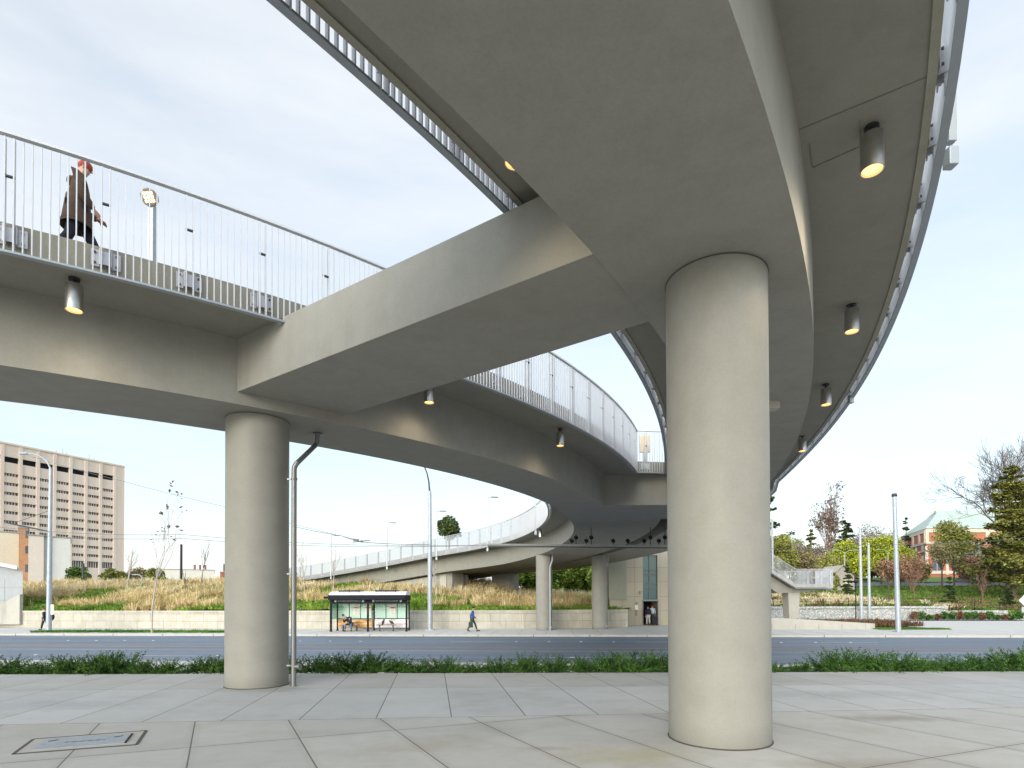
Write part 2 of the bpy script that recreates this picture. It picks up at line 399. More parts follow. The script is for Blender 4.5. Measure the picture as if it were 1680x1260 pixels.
# right branch
sl = slice(0, jRg+1)
MB().strip(offR(-2.06)[sl], offR(0)[sl], L(ZOR[sl]-1.25), L(ZOR[sl]+.05)).build('girder', CONC, bridge, True)
sl = slice(0, jR+1)
MB().strip(offR(-2.06-1.175)[sl], offR(1.175)[sl], L(ZOR[sl]), L(ZOR[sl]+.25)).build('deck_slab', CONC_SLAB, bridge, True)
# joined part: one wide girder, then two
GR0, SR0 = 8.1, 9.25
Lpt, Rpt = offE(GW)[iLg], offR(-2.06)[jRg]
outl = [tuple(p) for p in offE(0)[iLg:iG+1]][::-1]
poly = [tuple(Lpt), tuple(Rpt), tuple(ER[jRg])] + [tuple(p) for p in ER[jRg+1:jE+1]] + [tuple(offE(GR0)[iG])] + outl
zz = [float(np.interp(p[1], [23, 28.2], [5.70, ZS[iG]])) for p in poly]
MB().prism(poly, zz, [z+1.28 for z in zz]).build('girder', CONC, bridge)
Lp2, Rp2 = offE(GW+1.175)[iL], offR(-2.06-1.175)[jR]
outl = [tuple(p) for p in offE(-1.175)[iL:iG+1]][::-1]
poly = [tuple(Lp2), tuple(Rp2), tuple(offR(1.175)[jR])] + [tuple(p) for p in offR(1.175)[jR+1:jE+1]] + [tuple(offE(SR0)[iG])] + outl
zz = [float(np.interp(p[1], [22, 28.2], [6.95, ZO[iG]])) for p in poly]
MB().prism(poly, zz, [z+.25 for z in zz]).build('deck_slab', CONC_SLAB, bridge)
OFFR = np.interp(E1[:, 1], [28.2, 36], [GR0, 8.75]); OFFS = OFFR+1.15
e = len(E1)
sl = slice(iG, e)
MB().strip(offE(0)[sl], offE(4.3)[sl], L(ZS[sl]), L(ZO[sl]+.05)).build('girder', CONC, bridge, True)
MB().strip(offE(5.1)[sl], offE(OFFR)[sl], L(ZS[sl]), L(ZO[sl]+.05)).build('girder', CONC, bridge, True)
MB().strip(offE(-1.175)[sl], offE(OFFS)[sl], L(ZO[sl]), L(ZO[sl]+.25)).build('deck_slab', CONC_SLAB, bridge, True)
# curbs along every slab edge, a little proud of the soffit
def curb(A, B, zo): MB().strip(A, B, [z-.025 for z in zo], [z+.40 for z in zo]).build('curb', CONC_CURB, bridge, True)
curb(offE(-1.25)[0:e], offE(-1.165)[0:e], L(ZO))
curb(offE(GW+1.165)[0:iL+1], offE(GW+1.25)[0:iL+1], L(ZO[:iL+1]))
curb(offR(-2.06-1.25)[0:jR+1], offR(-2.06-1.165)[0:jR+1], L(ZOR[:jR+1]))
RA = [tuple(p) for p in offR(1.165)[0:jE+1]] + [tuple(p) for p in offE(OFFS+.045)[iG:]]
RB = [tuple(p) for p in offR(1.25)[0:jE+1]] + [tuple(p) for p in offE(OFFS+.13)[iG:]]
RZ = L(ZOR[:jE+1]) + L(ZO[iG:])
curb(RA, RB, RZ)
pa, pb = offE(GW+1.25)[iL], offR(-2.06-1.25)[jR]
dv = (pb-pa)/np.linalg.norm(pb-pa); nv = np.array([-dv[1], dv[0]])
curb([pa+dv*.02+nv*.17, pb-dv*.02+nv*.17], [pa+dv*.02, pb-dv*.02], [6.95, 6.95])
# cross beam between the two branches
a, b = ptz(387, 643, 5.75), ptz(968, 418, 5.83); c, d = ptz(565, 681, 5.75), ptz(1058, 529, 5.83)
u1 = (b-a).normalized(); u2 = (d-c).normalized()
poly = [a-u1*.45, b+u1*.35, d+u2*.35, c-u2*.45]
poly = [(p.x, p.y) for p in poly]
MB().prism(poly, [5.74, 5.83, 5.83, 5.74], [6.765, 6.82, 6.82, 6.765]).build('cross_beam', CONC, bridge, bevel=.015)
# abutment piers of the ramp
for px, w in ((738, 2.2), (829, 2.4)):
    p = pty(px, 960, 57.0 if px < 800 else 60.5)
    MB().box((p.x, p.y, 3.3), (w, 1.6, 3.3), rad(-38)).build('abutment', CONC, bridge)
i0 = idxY(55.5)
MB().strip(offE(.7)[i0:e], offE(3.6)[i0:e], [1.5]*(e-i0), L(ZS[i0:e]-.12)).build('abutment', CONC_PALE, bridge, True)

# form seam, access hatch and junction box seen on the undersides
def seam(name, pts, z, w, mat, drop=.004):
    mb = MB(); P = [ptz(x, y, z) for x, y in pts]
    for a, b in zip(P[:-1], P[1:]): mb.bar(a+Vector((0, 0, -drop*.5)), b+Vector((0, 0, -drop*.5)), w, drop)
    return mb.build(name, mat, bridge)
SEAM = M_plain('dark seam line', (.19, .185, .16), .9, 0, .2)  # tone darker than the slab, for the seam and hatch lines
seam('form_seam', [(1311, 213), (1420, 168), (1534, 121)], 7.047, .010, SEAM)
seam('access_hatch', [(1328, 236), (1333, 275), (1412, 240), (1411, 198)], 7.047, .010, SEAM)
p = ptz(1267, 663, 5.75); MB().box((p.x, p.y, 5.72), (.22, .22, .16)).build('junction_box', CONC_PALE, bridge, bevel=.01)
# ------------------------------------------------------------------ columns
def column(label, p, r, z0, z1, group=None):
    t = thing('concrete_column', label, 'column', (p[0], p[1], z0), 0, group)
    h = z1-z0
    MB().lathe((0, 0, 0), [(r, 0), (r, h*.25), (r, h*.5), (r, h*.75), (r, h+.03)], 72).build('shaft', CONC_COL, t, True)
    mb = MB(); mb.tube([(math.cos(a)*r, math.sin(a)*r, h-.012) for a in np.linspace(0, 2*math.pi, 49)], .009, 5, False)
    mb.build('top_joint', M_JOINT, t)
    mb = MB(); mb.tube([(math.cos(a)*(r+.006), math.sin(a)*(r+.006), .004) for a in np.linspace(0, 2*math.pi, 49)], .011, 5, False)
    mb.build('base_joint', M_JOINT, t)
    return t
M_JOINT = M_plain('joint sealant', (.07, .06, .05), .8)
column('broad smooth concrete column standing nearest, in the right half of the plaza', (2.605, 7.17), .612, 0, 5.80)
column('round concrete column on the plaza with the steel drainpipe beside it', (-5.30, 11.80), .612, 0, 5.50)
colA = ptz(893.5, 1034, -.5); colB = ptz(985, 1032, -.5)
column('pale concrete column across the street, nearer the man in blue', (colA.x, colA.y+.5), .61, -.5, 5.23)
column('pale concrete column across the street next to the glazed lift tower', (colB.x, colB.y+.3), .61, -.5, 5.2)

# ------------------------------------------------------------------ railings
def railing(name, label, path, step=.10, bay=11, plates=True, parent_loc=None, group=None, spacers=True, bolts=0, outward=1, toph=1.62, bolt_range=None, depth=.032):
    """path: list of (x, y, z) at the slab-edge soffit; outward +1: railing stands to the right of the path"""
    P = np.array(path, float)
    seg = np.linalg.norm(np.diff(P[:, :2], axis=0), axis=1); s = np.concatenate([[0], np.cumsum(seg)])
    n = max(2, int(s[-1]/step)); q = np.linspace(0, s[-1], n+1)
    Q = np.c_[np.interp(q, s, P[:, 0]), np.interp(q, s, P[:, 1]), np.interp(q, s, P[:, 2])]
    T = np.gradient(Q[:, :2], axis=0); T /= np.linalg.norm(T, axis=1)[:, None]; N = np.c_[T[:, 1], -T[:, 0]]*outward
    Q[:, :2] += N*.13
    t = thing(name, label, 'railing', tuple(Q[n//2]), 0, group); o = Q[n//2].copy(); Q = Q-o
    def rail(nm, z0, z1, w):
        A, B = Q[:, :2]-N*w/2, Q[:, :2]+N*w/2
        if outward < 0: A, B = B, A
        MB().strip(A, B, L(Q[:, 2]+z0), L(Q[:, 2]+z1)).build(nm, RAILW if nm == 'top_rail' else RAILG, t)
    rail('top_rail', toph-.035, toph, .085); rail('bottom_rail', -.10, -.068, .085)
    k = 0
    while k < n:
        k2 = min(k+bay, n); mb = MB()
        for i in range(k, k2 if k2 < n else n+1):
            tx, ty = T[i]
            mb.box((Q[i, 0], Q[i, 1], Q[i, 2]+(toph-.1)/2-.03), (.0155, depth, toph+.02), math.atan2(ty, tx))
        mb.build('baluster_panel', RAILW, t)
        i = k + 3
        if i+1 <= n and spacers:
            m = (Q[i]+Q[i+1])/2; ang = math.atan2(T[i][1], T[i][0])
            MB().box((m[0], m[1], m[2]+1.0), (.12, .045, .022), ang).build('spacer', DARKMETAL, t)
            for qq in (Q[i], Q[i+1]): MB().box((qq[0]-N[i][0]*.012, qq[1]-N[i][1]*.012, qq[2]+(toph-.1)/2-.03), (.017, .082, toph+.015), ang).build('post', RAILW, t)
            if plates:
                pm = m.copy(); pm[:2] -= N[i]*.07
                mb = MB()
                for sx in (-.135, .135):
                    mb.box((pm[0]-N[i][0]*.03+T[i][0]*sx, pm[1]-N[i][1]*.03+T[i][1]*sx, m[2]+.20), (.10, .014, .25), ang)
                for sx in (-.075, .075):
                    mb.box((pm[0]+T[i][0]*sx, pm[1]+T[i][1]*sx, m[2]+.20), (.012, .11, .25), ang)
                mb.box((pm[0]+N[i][0]*.02, pm[1]+N[i][1]*.02, m[2]+.20), (.14, .012, .20), ang)
                pl = mb.build('mounting_plate', RAILW, t)
                if bolts and (bolt_range is None or bolt_range[0] < m[0]+o[0] < bolt_range[1]):
                    for sx in (-.135, .135):
                        for sz in (.12, .28):
                            b0 = Vector((pm[0]-N[i][0]*.026+T[i][0]*sx, pm[1]-N[i][1]*.026+T[i][1]*sx, m[2]+sz))
                            MB().tube([b0, b0+Vector((N[i][0]*.03, N[i][1]*.03, 0))], .017, 6).build('bolt', BOLT, pl)
        k = k2
    return t
def pth(P, z): return [(p[0], p[1], zz) for p, zz in zip(P, z)]
railing('bridge_railing', 'white railing with a walking person behind it, on the left bridge branch', pth(offE(GW+1.25)[3:iL+1], ZO[3:iL+1]), bolts=1, bolt_range=(-8, 6))
railing('bridge_railing', 'white railing overhead on the inner edge of the near branch, cut by the top edge', pth(offR(-2.06-1.25)[5:jR+1], ZOR[5:jR+1])[::-1], bolts=1, bolt_range=(-3.5, 3), depth=.055)
railing('bridge_railing', 'white railing along the outermost right edge of the footbridge', pth(RB[6:], RZ[6:]), depth=.05, bolts=1, bolt_range=(2, 8))
railing('bridge_railing', 'short white railing closing the gap where the two branches join', [(pa[0]+.1, pa[1], 6.95), ((pa[0]+pb[0])/2, (pa[1]+pb[1])/2, 6.95), (pb[0]-.1, pb[1], 6.95)], bay=10)
i1 = idxY(24.2)
railing('bridge_railing', 'long pale railing on the far ramp sloping down behind the bus shelter', pth(offE(-1.25)[i1:], ZO[i1:])[::-1], bay=18)

# ------------------------------------------------------------------ downlights under the deck
CYL = M_plain('satin lamp housing', (.58, .57, .55), .36, 1.0, .06, 12)
def downlight(label, p, aim=None, power=0.0, r=.118, h=.40):
    t = thing('downlight', label, 'lamp', tuple(p), 0, 'cylinder downlights under the footbridge')
    MB().lathe((0, 0, 0), [(.075, -.035), (.075, 0.0)], 24).tube([(0, 0, -.12), (0, 0, -.03)], .025, 10).build('mount', DARKMETAL, t, True)
    mb = MB(); n = 40; zt, zb = -.10, -.10-h
    prof = [(r*.93, zt), (r, zt-.012), (r, zb), (r-.012, zb), (r-.012, zb+.05)]
    vs, fs = [], []
    for q, z in prof:
        for k in range(n): vs.append((q*math.cos(2*math.pi*k/n), q*math.sin(2*math.pi*k/n), z))
    for i in range(len(prof)-1):
        for k in range(n): k2 = (k+1) % n; fs.append([(i+1)*n+k, (i+1)*n+k2, i*n+k2, i*n+k])
    fs.append(list(range(n))); mb.add(vs, fs); mb.build('housing', CYL, t, True)
    MB().lathe((0, 0, 0), [(r-.014, zb+.028), (r-.014, zb+.036)], 32).build('lens', LAMPGLOW, t, True)
    if power:
        ld = bpy.data.lights.new('downlight_beam', 'SPOT'); ld.energy = power; ld.spot_size = rad(158); ld.spot_blend = 1.0; ld.color = (1, .82, .56); ld.shadow_soft_size = .28
        lo = bpy.data.objects.new('downlight_beam', ld); COL.objects.link(lo); lo.parent = t; lo.location = (0, 0, zb-.02)
        dvec = Vector(aim) if aim is not None else Vector((0, 0, -1)); lo.rotation_euler = dvec.to_track_quat('-Z', 'Y').to_euler()
    return t
PW = 42
downlight('steel cylinder lamp nearest on the right, beside the hatch outline in the overhang', ptz(1430, 208, 7.05), (0, 0, -1), PW*3)
downlight('steel cylinder lamp second along the right overhang, level with the top of the near column', ptz(1397, 499, 7.05), (-0.12, 0.00, -1), PW)
downlight('small steel cylinder lamp third along the right overhang', ptz(1355, 631, 7.0), (-0.12, 0.00, -1), PW)
downlight('tiny steel cylinder lamp farthest along the right overhang, half behind the girder edge', ptz(1316, 715, 7.0), (-0.12, 0.00, -1), PW)
downlight('cylinder lamp peeping out past the girder edge above the cross beam', (ptz(842, 272, 6.52).x+.02, ptz(842, 272, 6.52).y, 7.05), (0.10, 0.05, -1), PW)
downlight('steel cylinder lamp below the walking person, under the left overhang', ptz(122, 457, 6.74), (-0.10, 0.12, -1), PW)
downlight('lamp half hidden behind the lower edge of the cross beam', ptz(704, 625, 6.76), (-0.10, 0.10, -1), PW)
downlight('small cylinder lamp in the curve of the left branch, past the cross beam', ptz(919, 704, 6.82), (-0.10, 0.07, -1), PW)
q = offR(.6)
for y_, lb in ((2.4, 'steel cylinder lamp of the right overhang just above the top edge of the picture'), (-1.6, 'steel cylinder lamp of the right overhang over the viewer')):
    p = q[idxR(y_)]; downlight(lb, (p[0], p[1], 7.05), (0, 0, -1), PW*1.2)
p = offE(GW+.6)[3]; downlight('steel cylinder lamp under the left overhang just beyond the left edge of the picture', (p[0], p[1], 6.72), (0, 0, -1), PW)
downlight('small white cylinder lamp under the overhang of the far ramp', ptz(886.5, 869, 6.6), (0.12, 0.05, -1), 0)

# ------------------------------------------------------------------ lamp posts on the bridge
def deck_lamp(label, base, h, arm_dir, k=1.0, group='lamp posts along the footbridge', lit=False):
    t = thing('lamp_post', label, 'lamp post', tuple(base), 0, group)
    w = .13*k
    MB().box((0, 0, h/2-.22), (w, w, h+.44)).build('pole', GALV_L, t, bevel=.008)
    MB().box((0, 0, -.62), (.155*k, .17*k, .30*k)).build('base_box', GALV, t, bevel=.01)
    ad = Vector((arm_dir[0], arm_dir[1], 0)).normalized(); ang = math.atan2(ad.y, ad.x)
    if not lit: MB().bar((0, 0, h-.05), ad*.35+Vector((0, 0, h-.02)), .06).build('arm', GALV_L, t)
    c = ad*.62+Vector((0, 0, h))
    if lit:
        TM = Matrix.Rotation(rad(62), 3, Vector((-ad.y, ad.x, 0)))
        c = ad*.12+Vector((0, 0, h+.10)); TM = TM.inverted()
        nn = TM @ Vector((0, 0, -1))
        hd = MB().tube([c-nn*.09, c-nn*.05, c+nn*.05, c+nn*.06], [.10, .175, .185, .165], 10).build('lamp_head', M_plain('taupe lamp housing', (.20, .17, .14), .5, .2, .08), t)
        mb = MB()
        for qx in (-.075, 0, .075):
            for qy in (-.075, 0, .075): mb.box(c+nn*.064+TM @ Vector((qx, qy, 0)), (.055, .055, .012), 0, TM)
        mb.build('lens', LEDGLOW, hd)
        return t
    hd = MB().box(c, (.62, .36, .09), ang).build('lamp_head', DARKMETAL if lit else GALV_L, t, bevel=.012)
    MB().box(c+Vector((0, 0, -.047)), (.40, .26, .012), ang).build('lens', LEDGLOW if lit else LENS_OFF, hd)
    if lit:
        ld = bpy.data.lights.new('lamp_beam', 'SPOT'); ld.energy = 60; ld.color = (1, .78, .5); ld.spot_size = rad(120); ld.shadow_soft_size = .1
        lo = bpy.data.objects.new('lamp_beam', ld); COL.objects.link(lo); lo.parent = t; lo.location = c+Vector((0, 0, -.07))
    return t
GALV_L = M_plain('pale painted steel', (.37, .39, .41), .45, .15, .05)
LENS_OFF = M_plain('lamp lens', (.55, .55, .52), .3, 0, .05)
def on_curve(P, Z, px, i0=0):
    """where the vertical plane through this picture column meets a plan curve"""
    best = None
    for i in range(len(P)-1):
        for k in np.linspace(0, 1, 9):
            q = P[i]+(P[i+1]-P[i])*k; w = q[1]
            x = PPX + F*q[0]/max(w, .1)
            if w > 1 and (best is None or abs(x-px) < best[0]): best = (abs(x-px), q, Z[i]+(Z[i+1]-Z[i])*k, N1[i+i0])
    return best
i2 = idxY(20)
b0 = on_curve(offE(-1.42)[:i2], ZO[:i2], 247)
zt = pty(247, 330, b0[1][1]).z
deck_lamp('lit square lamp head on a post behind the left railing, next to the walking person', (b0[1][0], b0[1][1], b0[2]+.3), zt-b0[2]-.3-.1, (.18, -.95), lit=True)
for px, ptop, lab in ((800, 815, 'tallest lamp post standing on the far ramp, nearest the underside of the bridge'), (716, 838, 'lamp post on the far ramp just behind the tall street pole, round tree beside it'),
                      (635, 857, 'lamp post on the far ramp halfway between shelter and column'), (543, 878, 'lamp post lowest on the far ramp, close to the drainpipe')):
    i2 = idxY(31); bb = on_curve(offE(-1.42)[i2:], ZO[i2:], px, i2)
    zt = pty(px, ptop, bb[1][1]).z; nn = bb[3]
    deck_lamp(lab, (bb[1][0], bb[1][1], bb[2]+.3), zt-bb[2]-.3, (nn[0]+.3, nn[1]*.4))
i2 = idxY(31); bb = on_curve(offE(-1.42)[i2:i2+30], ZO[i2:i2+30], 878, i2)
deck_lamp('slender lamp post at the top of the far ramp, cut off by the bridge underside', (bb[1][0], bb[1][1], bb[2]+.3), 4.2, (bb[3][0], bb[3][1]))
q = offR(1.25+.25)[idxR(5.2)]
p = ptz(1560, 284, 6.80)
deck_lamp('pale lamp post base bolted to the outer right edge of the bridge', (p.x, p.y, 7.05+.55), 4.4, (-.9, .4), .72)
p = ptz(1396, 660, 6.80)
deck_lamp('second lamp post base farther along the outer right edge', (p.x, p.y, 7.5), 4.4, (-.9, .3), .7)
t = thing('notice_panel', 'beige panel standing behind the short white railing at the fork', 'panel', (5.66, 24.0, 7.42))
MB().box((0, 0, .95), (.46, .12, .72)).build('panel_box', M_plain('beige panel paint', (.52, .42, .29), .6, 0, .08), t, bevel=.02)
MB().box((0, 0, .3), (.12, .10, .6)).build('panel_leg', GALV_L, t)

# drainpipe by the left column
t = thing('drainpipe', 'tall brushed steel drainpipe with a slanted top beside the left column', 'drainpipe', (-4.45, 11.62, 0))
p0 = ptz(521, 712, 5.5); o = Vector(t.location)
bx = pty(482, 1000, 11.62).x; zb = pty(482, 762, 11.62).z
pts = [(bx-o.x, 0, 0.0), (bx-o.x, 0, zb-.12), (bx-o.x+.01, .0, zb-.05), (bx-o.x+.05, .0, zb+.02)]
q = Vector((p0.x-o.x, p0.y-o.y, 5.3))
pts += [tuple(q+Vector((-.05, 0, -.06))), tuple(q+Vector((-.01, 0, .0))), tuple(q+Vector((0, 0, .2)))]
MB().tube(pts, .052, 16).build('pipe', STEEL, t, True)
mb = MB(); mb.lathe((q.x, q.y, 5.485), [(.10, 0), (.10, .02)], 20); mb.build('flange', STEEL, t, True)
for z in (.42, 2.3, zb-.3):
    MB().lathe((bx-o.x, 0, z), [(.064, -.02), (.064, .02)], 16).box((bx-o.x-.09, 0.02, z), (.12, .02, .03)).build('clamp', STEEL, t)
mb = MB(); mb.tube([(bx-o.x, 0, .40), (bx-o.x+.13, -.03, .40)], .045, 12); mb.tube([(bx-o.x+.10, -.02, .40), (bx-o.x+.15, -.035, .40)], .062, 12)
mb.build('valve', STEEL, t, True)
MB().lathe((bx-o.x, 0, 0), [(.08, 0), (.08, .012)], 16).build('flange', STEEL, t, True)
for cp, lab in ((colA, 'white drainpipe with a kinked top on the column nearer the man in blue'), (colB, 'white drainpipe with a kinked top on the column beside the lift tower')):
    t = thing('drainpipe', lab, 'drainpipe', (cp.x+.42, cp.y-.02, -.5))
    MB().tube([(0, 0, 0), (0, 0, 4.7), (.04, 0, 4.85), (.18, .05, 5.25), (.2, .06, 5.75)], .062, 10).build('pipe', GALV_L, t, True)
    MB().box((0, -.02, .22), (.17, .14, .14)).build('clamp', GALV_L, t)
    MB().box((0, 0, 2.6), (.16, .14, .04)).build('clamp', GALV_L, t)

# ================================================================== GROUND
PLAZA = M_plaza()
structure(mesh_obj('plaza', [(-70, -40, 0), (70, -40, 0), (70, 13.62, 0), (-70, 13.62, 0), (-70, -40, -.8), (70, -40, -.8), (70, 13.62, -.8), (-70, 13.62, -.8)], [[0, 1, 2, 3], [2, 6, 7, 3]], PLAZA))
def road(v, x): return v-.08*x
def band(name, v0, v1, z, mat, x0=-160, x1=160, th=0):
    vs = [(x0, road(v0, x0), z), (x1, road(v0, x1), z), (x1, road(v1, x1), z), (x0, road(v1, x0), z)]
    fs = [[0, 1, 2, 3]]
    if th:
        vs += [(a, b, c-th) for a, b, c in vs]; fs += [[0, 4, 5, 1], [1, 5, 6, 2], [2, 6, 7, 3], [3, 7, 4, 0]]
    return structure(mesh_obj(name, vs, fs, mat))
structure(mesh_obj('ground', [(-4000, -3000, -.9), (4000, -3000, -.9), (4000, 5000, -.9), (-4000, 5000, -.9)], [[0, 1, 2, 3]], M_plain('far ground', (.10, .11, .06), .95, 0, .3, .02)))
structure(mesh_obj('planting_bed', [(-70, 13.62, -.06), (70, 13.62, -.06), (70, 15.6, -.32), (-70, 15.6, -.32), (70, 15.62, -.56), (-70, 15.62, -.56)], [[0, 1, 2, 3], [3, 2, 4, 5]], SOIL))
band('near_sidewalk', 14.0, 20.1, -.5, SIDEWALK)
band('near_kerb', 20.1, 20.35, -.496, KERBM, th=.2)
def M_asphalt():
    m, g = newmat('worn asphalt'); tcn = g.n('ShaderNodeTexCoord'); P = tcn.outputs['Object']
    mpn = g.n('ShaderNodeMapping'); mpn.inputs['Rotation'].default_value = (0, 0, .08); mpn.inputs['Scale'].default_value = (.04, 1.1, 1); g.l(P, mpn.inputs['Vector'])
    lane = g.noise(mpn.outputs[0], 1.0, 5, .6); mid = g.noise(P, 1.6, 6, .65); fine = g.noise(P, 40, 3, .6)
    col = g.ramp(lane, [(.35, (.11, .14, .185)), (.65, (.165, .20, .25))])
    col = g.mix(.8, col, g.ramp(mid, [(.3, (.85, .85, .85)), (.7, (1.12, 1.12, 1.12))]), 'MULTIPLY')
    col = g.mix(.8, col, g.ramp(fine, [(.3, (.8, .8, .8)), (.7, (1.15, 1.15, 1.15))]), 'MULTIPLY')
    g.l(col, g.b.inputs['Base Color']); g.b.inputs['Roughness'].default_value = .6; g.b.inputs['Specular IOR Level'].default_value = .45; g.bump(fine, .2, .01); return m
band('road', 20.3, 37.35, -.64, M_asphalt())
band('far_kerb', 37.3, 37.5, -.496, KERBM, th=.16)
band('far_sidewalk', 37.5, 62, -.5, SIDEWALK, -160, 160)
# joints of the far kerb
mb = MB()
for k in range(-14, 16):
    x = k*3.65+1.4; mb.box((x, road(37.295, x), -.57), (.03, .012, .15))
structure(mb.build('kerb_joints', M_JOINT))
mb = MB()
for k in range(-22, 24):
    x = k*1.83+.6; mb.box((x, road(40.3, x), -.497), (.018, 5.5, .004), -.08)
structure(mb.build('sidewalk_joints', M_plain('joint grime', (.2, .19, .17), .9)))
# markings
def dash(name, v, x0, x1, w, mat, z=-.636):
    return structure(mesh_obj(name, [(x0, road(v-w/2, x0), z), (x1, road(v-w/2, x1), z), (x1, road(v+w/2, x1), z), (x0, road(v+w/2, x0), z)], [[0, 1, 2, 3]], mat))
dash('yellow_line', 28.25, -120, 120, .12, PAINTY); dash('yellow_line', 28.62, -120, 120, .12, PAINTY)
dash('white_line', 26.6, -120, 120, .08, PAINTW)
for x0, x1, v in ((-34, -28, 36.3), (-27.5, -22.5, 36.3), (10.5, 13.5, 36.3), (1.5, 9.5, 23.7), (-16.3, -13.5, 23.6), (12.6, 17, 23.6), (-3.6, -.5, 32.6), (7.0, 10, 32.6), (17, 20, 32.6)):
    dash('lane_dash', v, x0, x1, .13, PAINTW)
mb = MB()
for v in (23.7, 32.6):
    for x in np.arange(-40, 40, 1.83 if v > 30 else 1.7): 
        if (int(round(x/1.7)) // 4) % 2 == 0: mb.lathe((x, road(v, x), -.636), [(.09, 0), (.075, .016), (.04, .022)], 8)
structure(mb.build('lane_buttons', PAINTW))

# utility cover in the plaza
pc = [ptz(x, y, .0) for x, y in ((21.6, 1237.6), (55, 1213), (239.7, 1199), (224, 1222))]
cx = sum((p for p in pc), Vector())/4
t = thing('utility_cover', 'rectangular steel utility cover set in a concrete frame in the plaza corner', 'utility cover', tuple(cx))
def ring(quad, inset, z):
    c = sum(quad, Vector())/4; return [(c+(p-c)*inset) for p in quad]
lq = [p-cx for p in pc]
mb = MB()
for i in range(4): mb.bar(lq[i]+Vector((0, 0, .003)), lq[(i+1) % 4]+Vector((0, 0, .003)), .035, .006)
mb.build('frame_joint', M_JOINT, t)
fr = ring(lq, .97, 0)
mesh_obj('frame', [(p.x, p.y, .004) for p in fr], [[3, 2, 1, 0]], M_concrete('cover frame concrete', (.43, .41, .37), .8), t)
ax = (lq[2]-lq[1]).normalized()
pl = [ptz(x, y, 0)-cx for x, y in ((51, 1231.7), (76, 1213.4), (217, 1204.8), (205, 1220))]
def M_plate():
    m, g = newmat('worn cover plate'); tcn = g.n('ShaderNodeTexCoord'); P = tcn.outputs['Object']
    f = g.noise(P, 7, 6, .7); v = g.n('ShaderNodeTexVoronoi'); v.inputs['Scale'].default_value = 60; g.l(P, v.inputs['Vector'])
    col = g.ramp(f, [(.35, (.25, .275, .30)), (.6, (.33, .36, .38))]); col = g.mix(.5, col, g.ramp(v.outputs['Distance'], [(0, (.75, .75, .75)), (.5, (1.1, 1.1, 1.1))]), 'MULTIPLY')
    g.l(col, g.b.inputs['Base Color']); g.b.inputs['Roughness'].default_value = .5; g.b.inputs['Metallic'].default_value = .2; g.bump(v.outputs['Distance'], .3, .004); return m
plo = MB().add([(p.x, p.y, .004) for p in pl]+[(p.x, p.y, .011) for p in pl], [[7, 6, 5, 4], [0, 1, 5, 4], [1, 2, 6, 5], [2, 3, 7, 6], [3, 0, 4, 7]]).build('cover_plate', M_plate(), t)
mb = MB()
for k in (.12, .86):
    p = pl[1].lerp(pl[2], k).lerp(pl[0].lerp(pl[3], k), .25); mb.box((p.x, p.y, .0115), (.10, .03, .004), math.atan2(ax.y, ax.x)+.5)
mb.build('lifting_slot', BLACKP, t)
mb = MB()
for k in np.linspace(.3, .72, 16):
    p = pl[1].lerp(pl[2], k).lerp(pl[0].lerp(pl[3], k), .5); mb.box((p.x, p.y, .0115), (.03, .05*(.6+.4*math.sin(k*70)), .003), math.atan2(ax.y, ax.x))
mb.build('worn_lettering', M_plain('dark worn cast', (.11, .12, .135), .6), t)
MB().bar(pl[2]+Vector((0, 0, .012)), pl[3]+Vector((0, 0, .012)), .02, .006).build('plate_edge', BLACKP, t)

# ------------------------------------------------------------------ retaining wall and mound
WP = [(-75, 54.6), (-44.7, 49.5), (-16.4, 45.2), (.9, 44.6), (9.5, 46.6)]
def wallY(x): return float(np.interp(x, [p[0] for p in WP], [p[1] for p in WP]))
def M_block(name, c, bw, bh, rough=.85, mortar=(.2, .18, .14), msz=.012):
    m, g = newmat(name); tcn = g.n('ShaderNodeTexCoord'); P = tcn.outputs['Object']
    sp = g.n('ShaderNodeSeparateXYZ'); g.l(P, sp.inputs[0]); cb = g.n('ShaderNodeCombineXYZ')
    g.l(sp.outputs['X'], cb.inputs['X']); g.l(sp.outputs['Z'], cb.inputs['Y'])
    b = g.n('ShaderNodeTexBrick'); b.inputs['Scale'].default_value = 1; b.inputs['Brick Width'].default_value = bw; b.inputs['Row Height'].default_value = bh; b.inputs['Mortar Size'].default_value = msz
    b.inputs['Color1'].default_value = (*[x*.93 for x in c], 1); b.inputs['Color2'].default_value = (*[min(1, x*1.06) for x in c], 1); b.inputs['Mortar'].default_value = (*mortar, 1)
    g.l(cb.outputs[0], b.inputs['Vector']); n1 = g.noise(P, 1.3, 6, .65)
    col = g.mix(.9, b.outputs['Color'], g.ramp(n1, [(.3, (.82, .80, .76)), (.6, (1.05, 1.05, 1.05))]), 'MULTIPLY')
    mp2 = g.n('ShaderNodeMapping'); mp2.inputs['Scale'].default_value = (2.5, 2.5, .3); g.l(P, mp2.inputs['Vector'])
    col = g.mix(.5, col, g.ramp(g.noise(mp2.outputs[0], 2, 5), [(.35, (.82, .8, .76)), (.6, (1.03, 1.03, 1.03))]), 'MULTIPLY')
    g.l(col, g.b.inputs['Base Color']); g.b.inputs['Roughness'].default_value = rough; return m
BLOCK = M_block('wall blocks', (.47, .44, .375), 2.45, .60)
t = thing('retaining_wall', 'low pale block retaining wall behind the far sidewalk, holding up the grassy mound', 'wall', (0, 0, -.5))
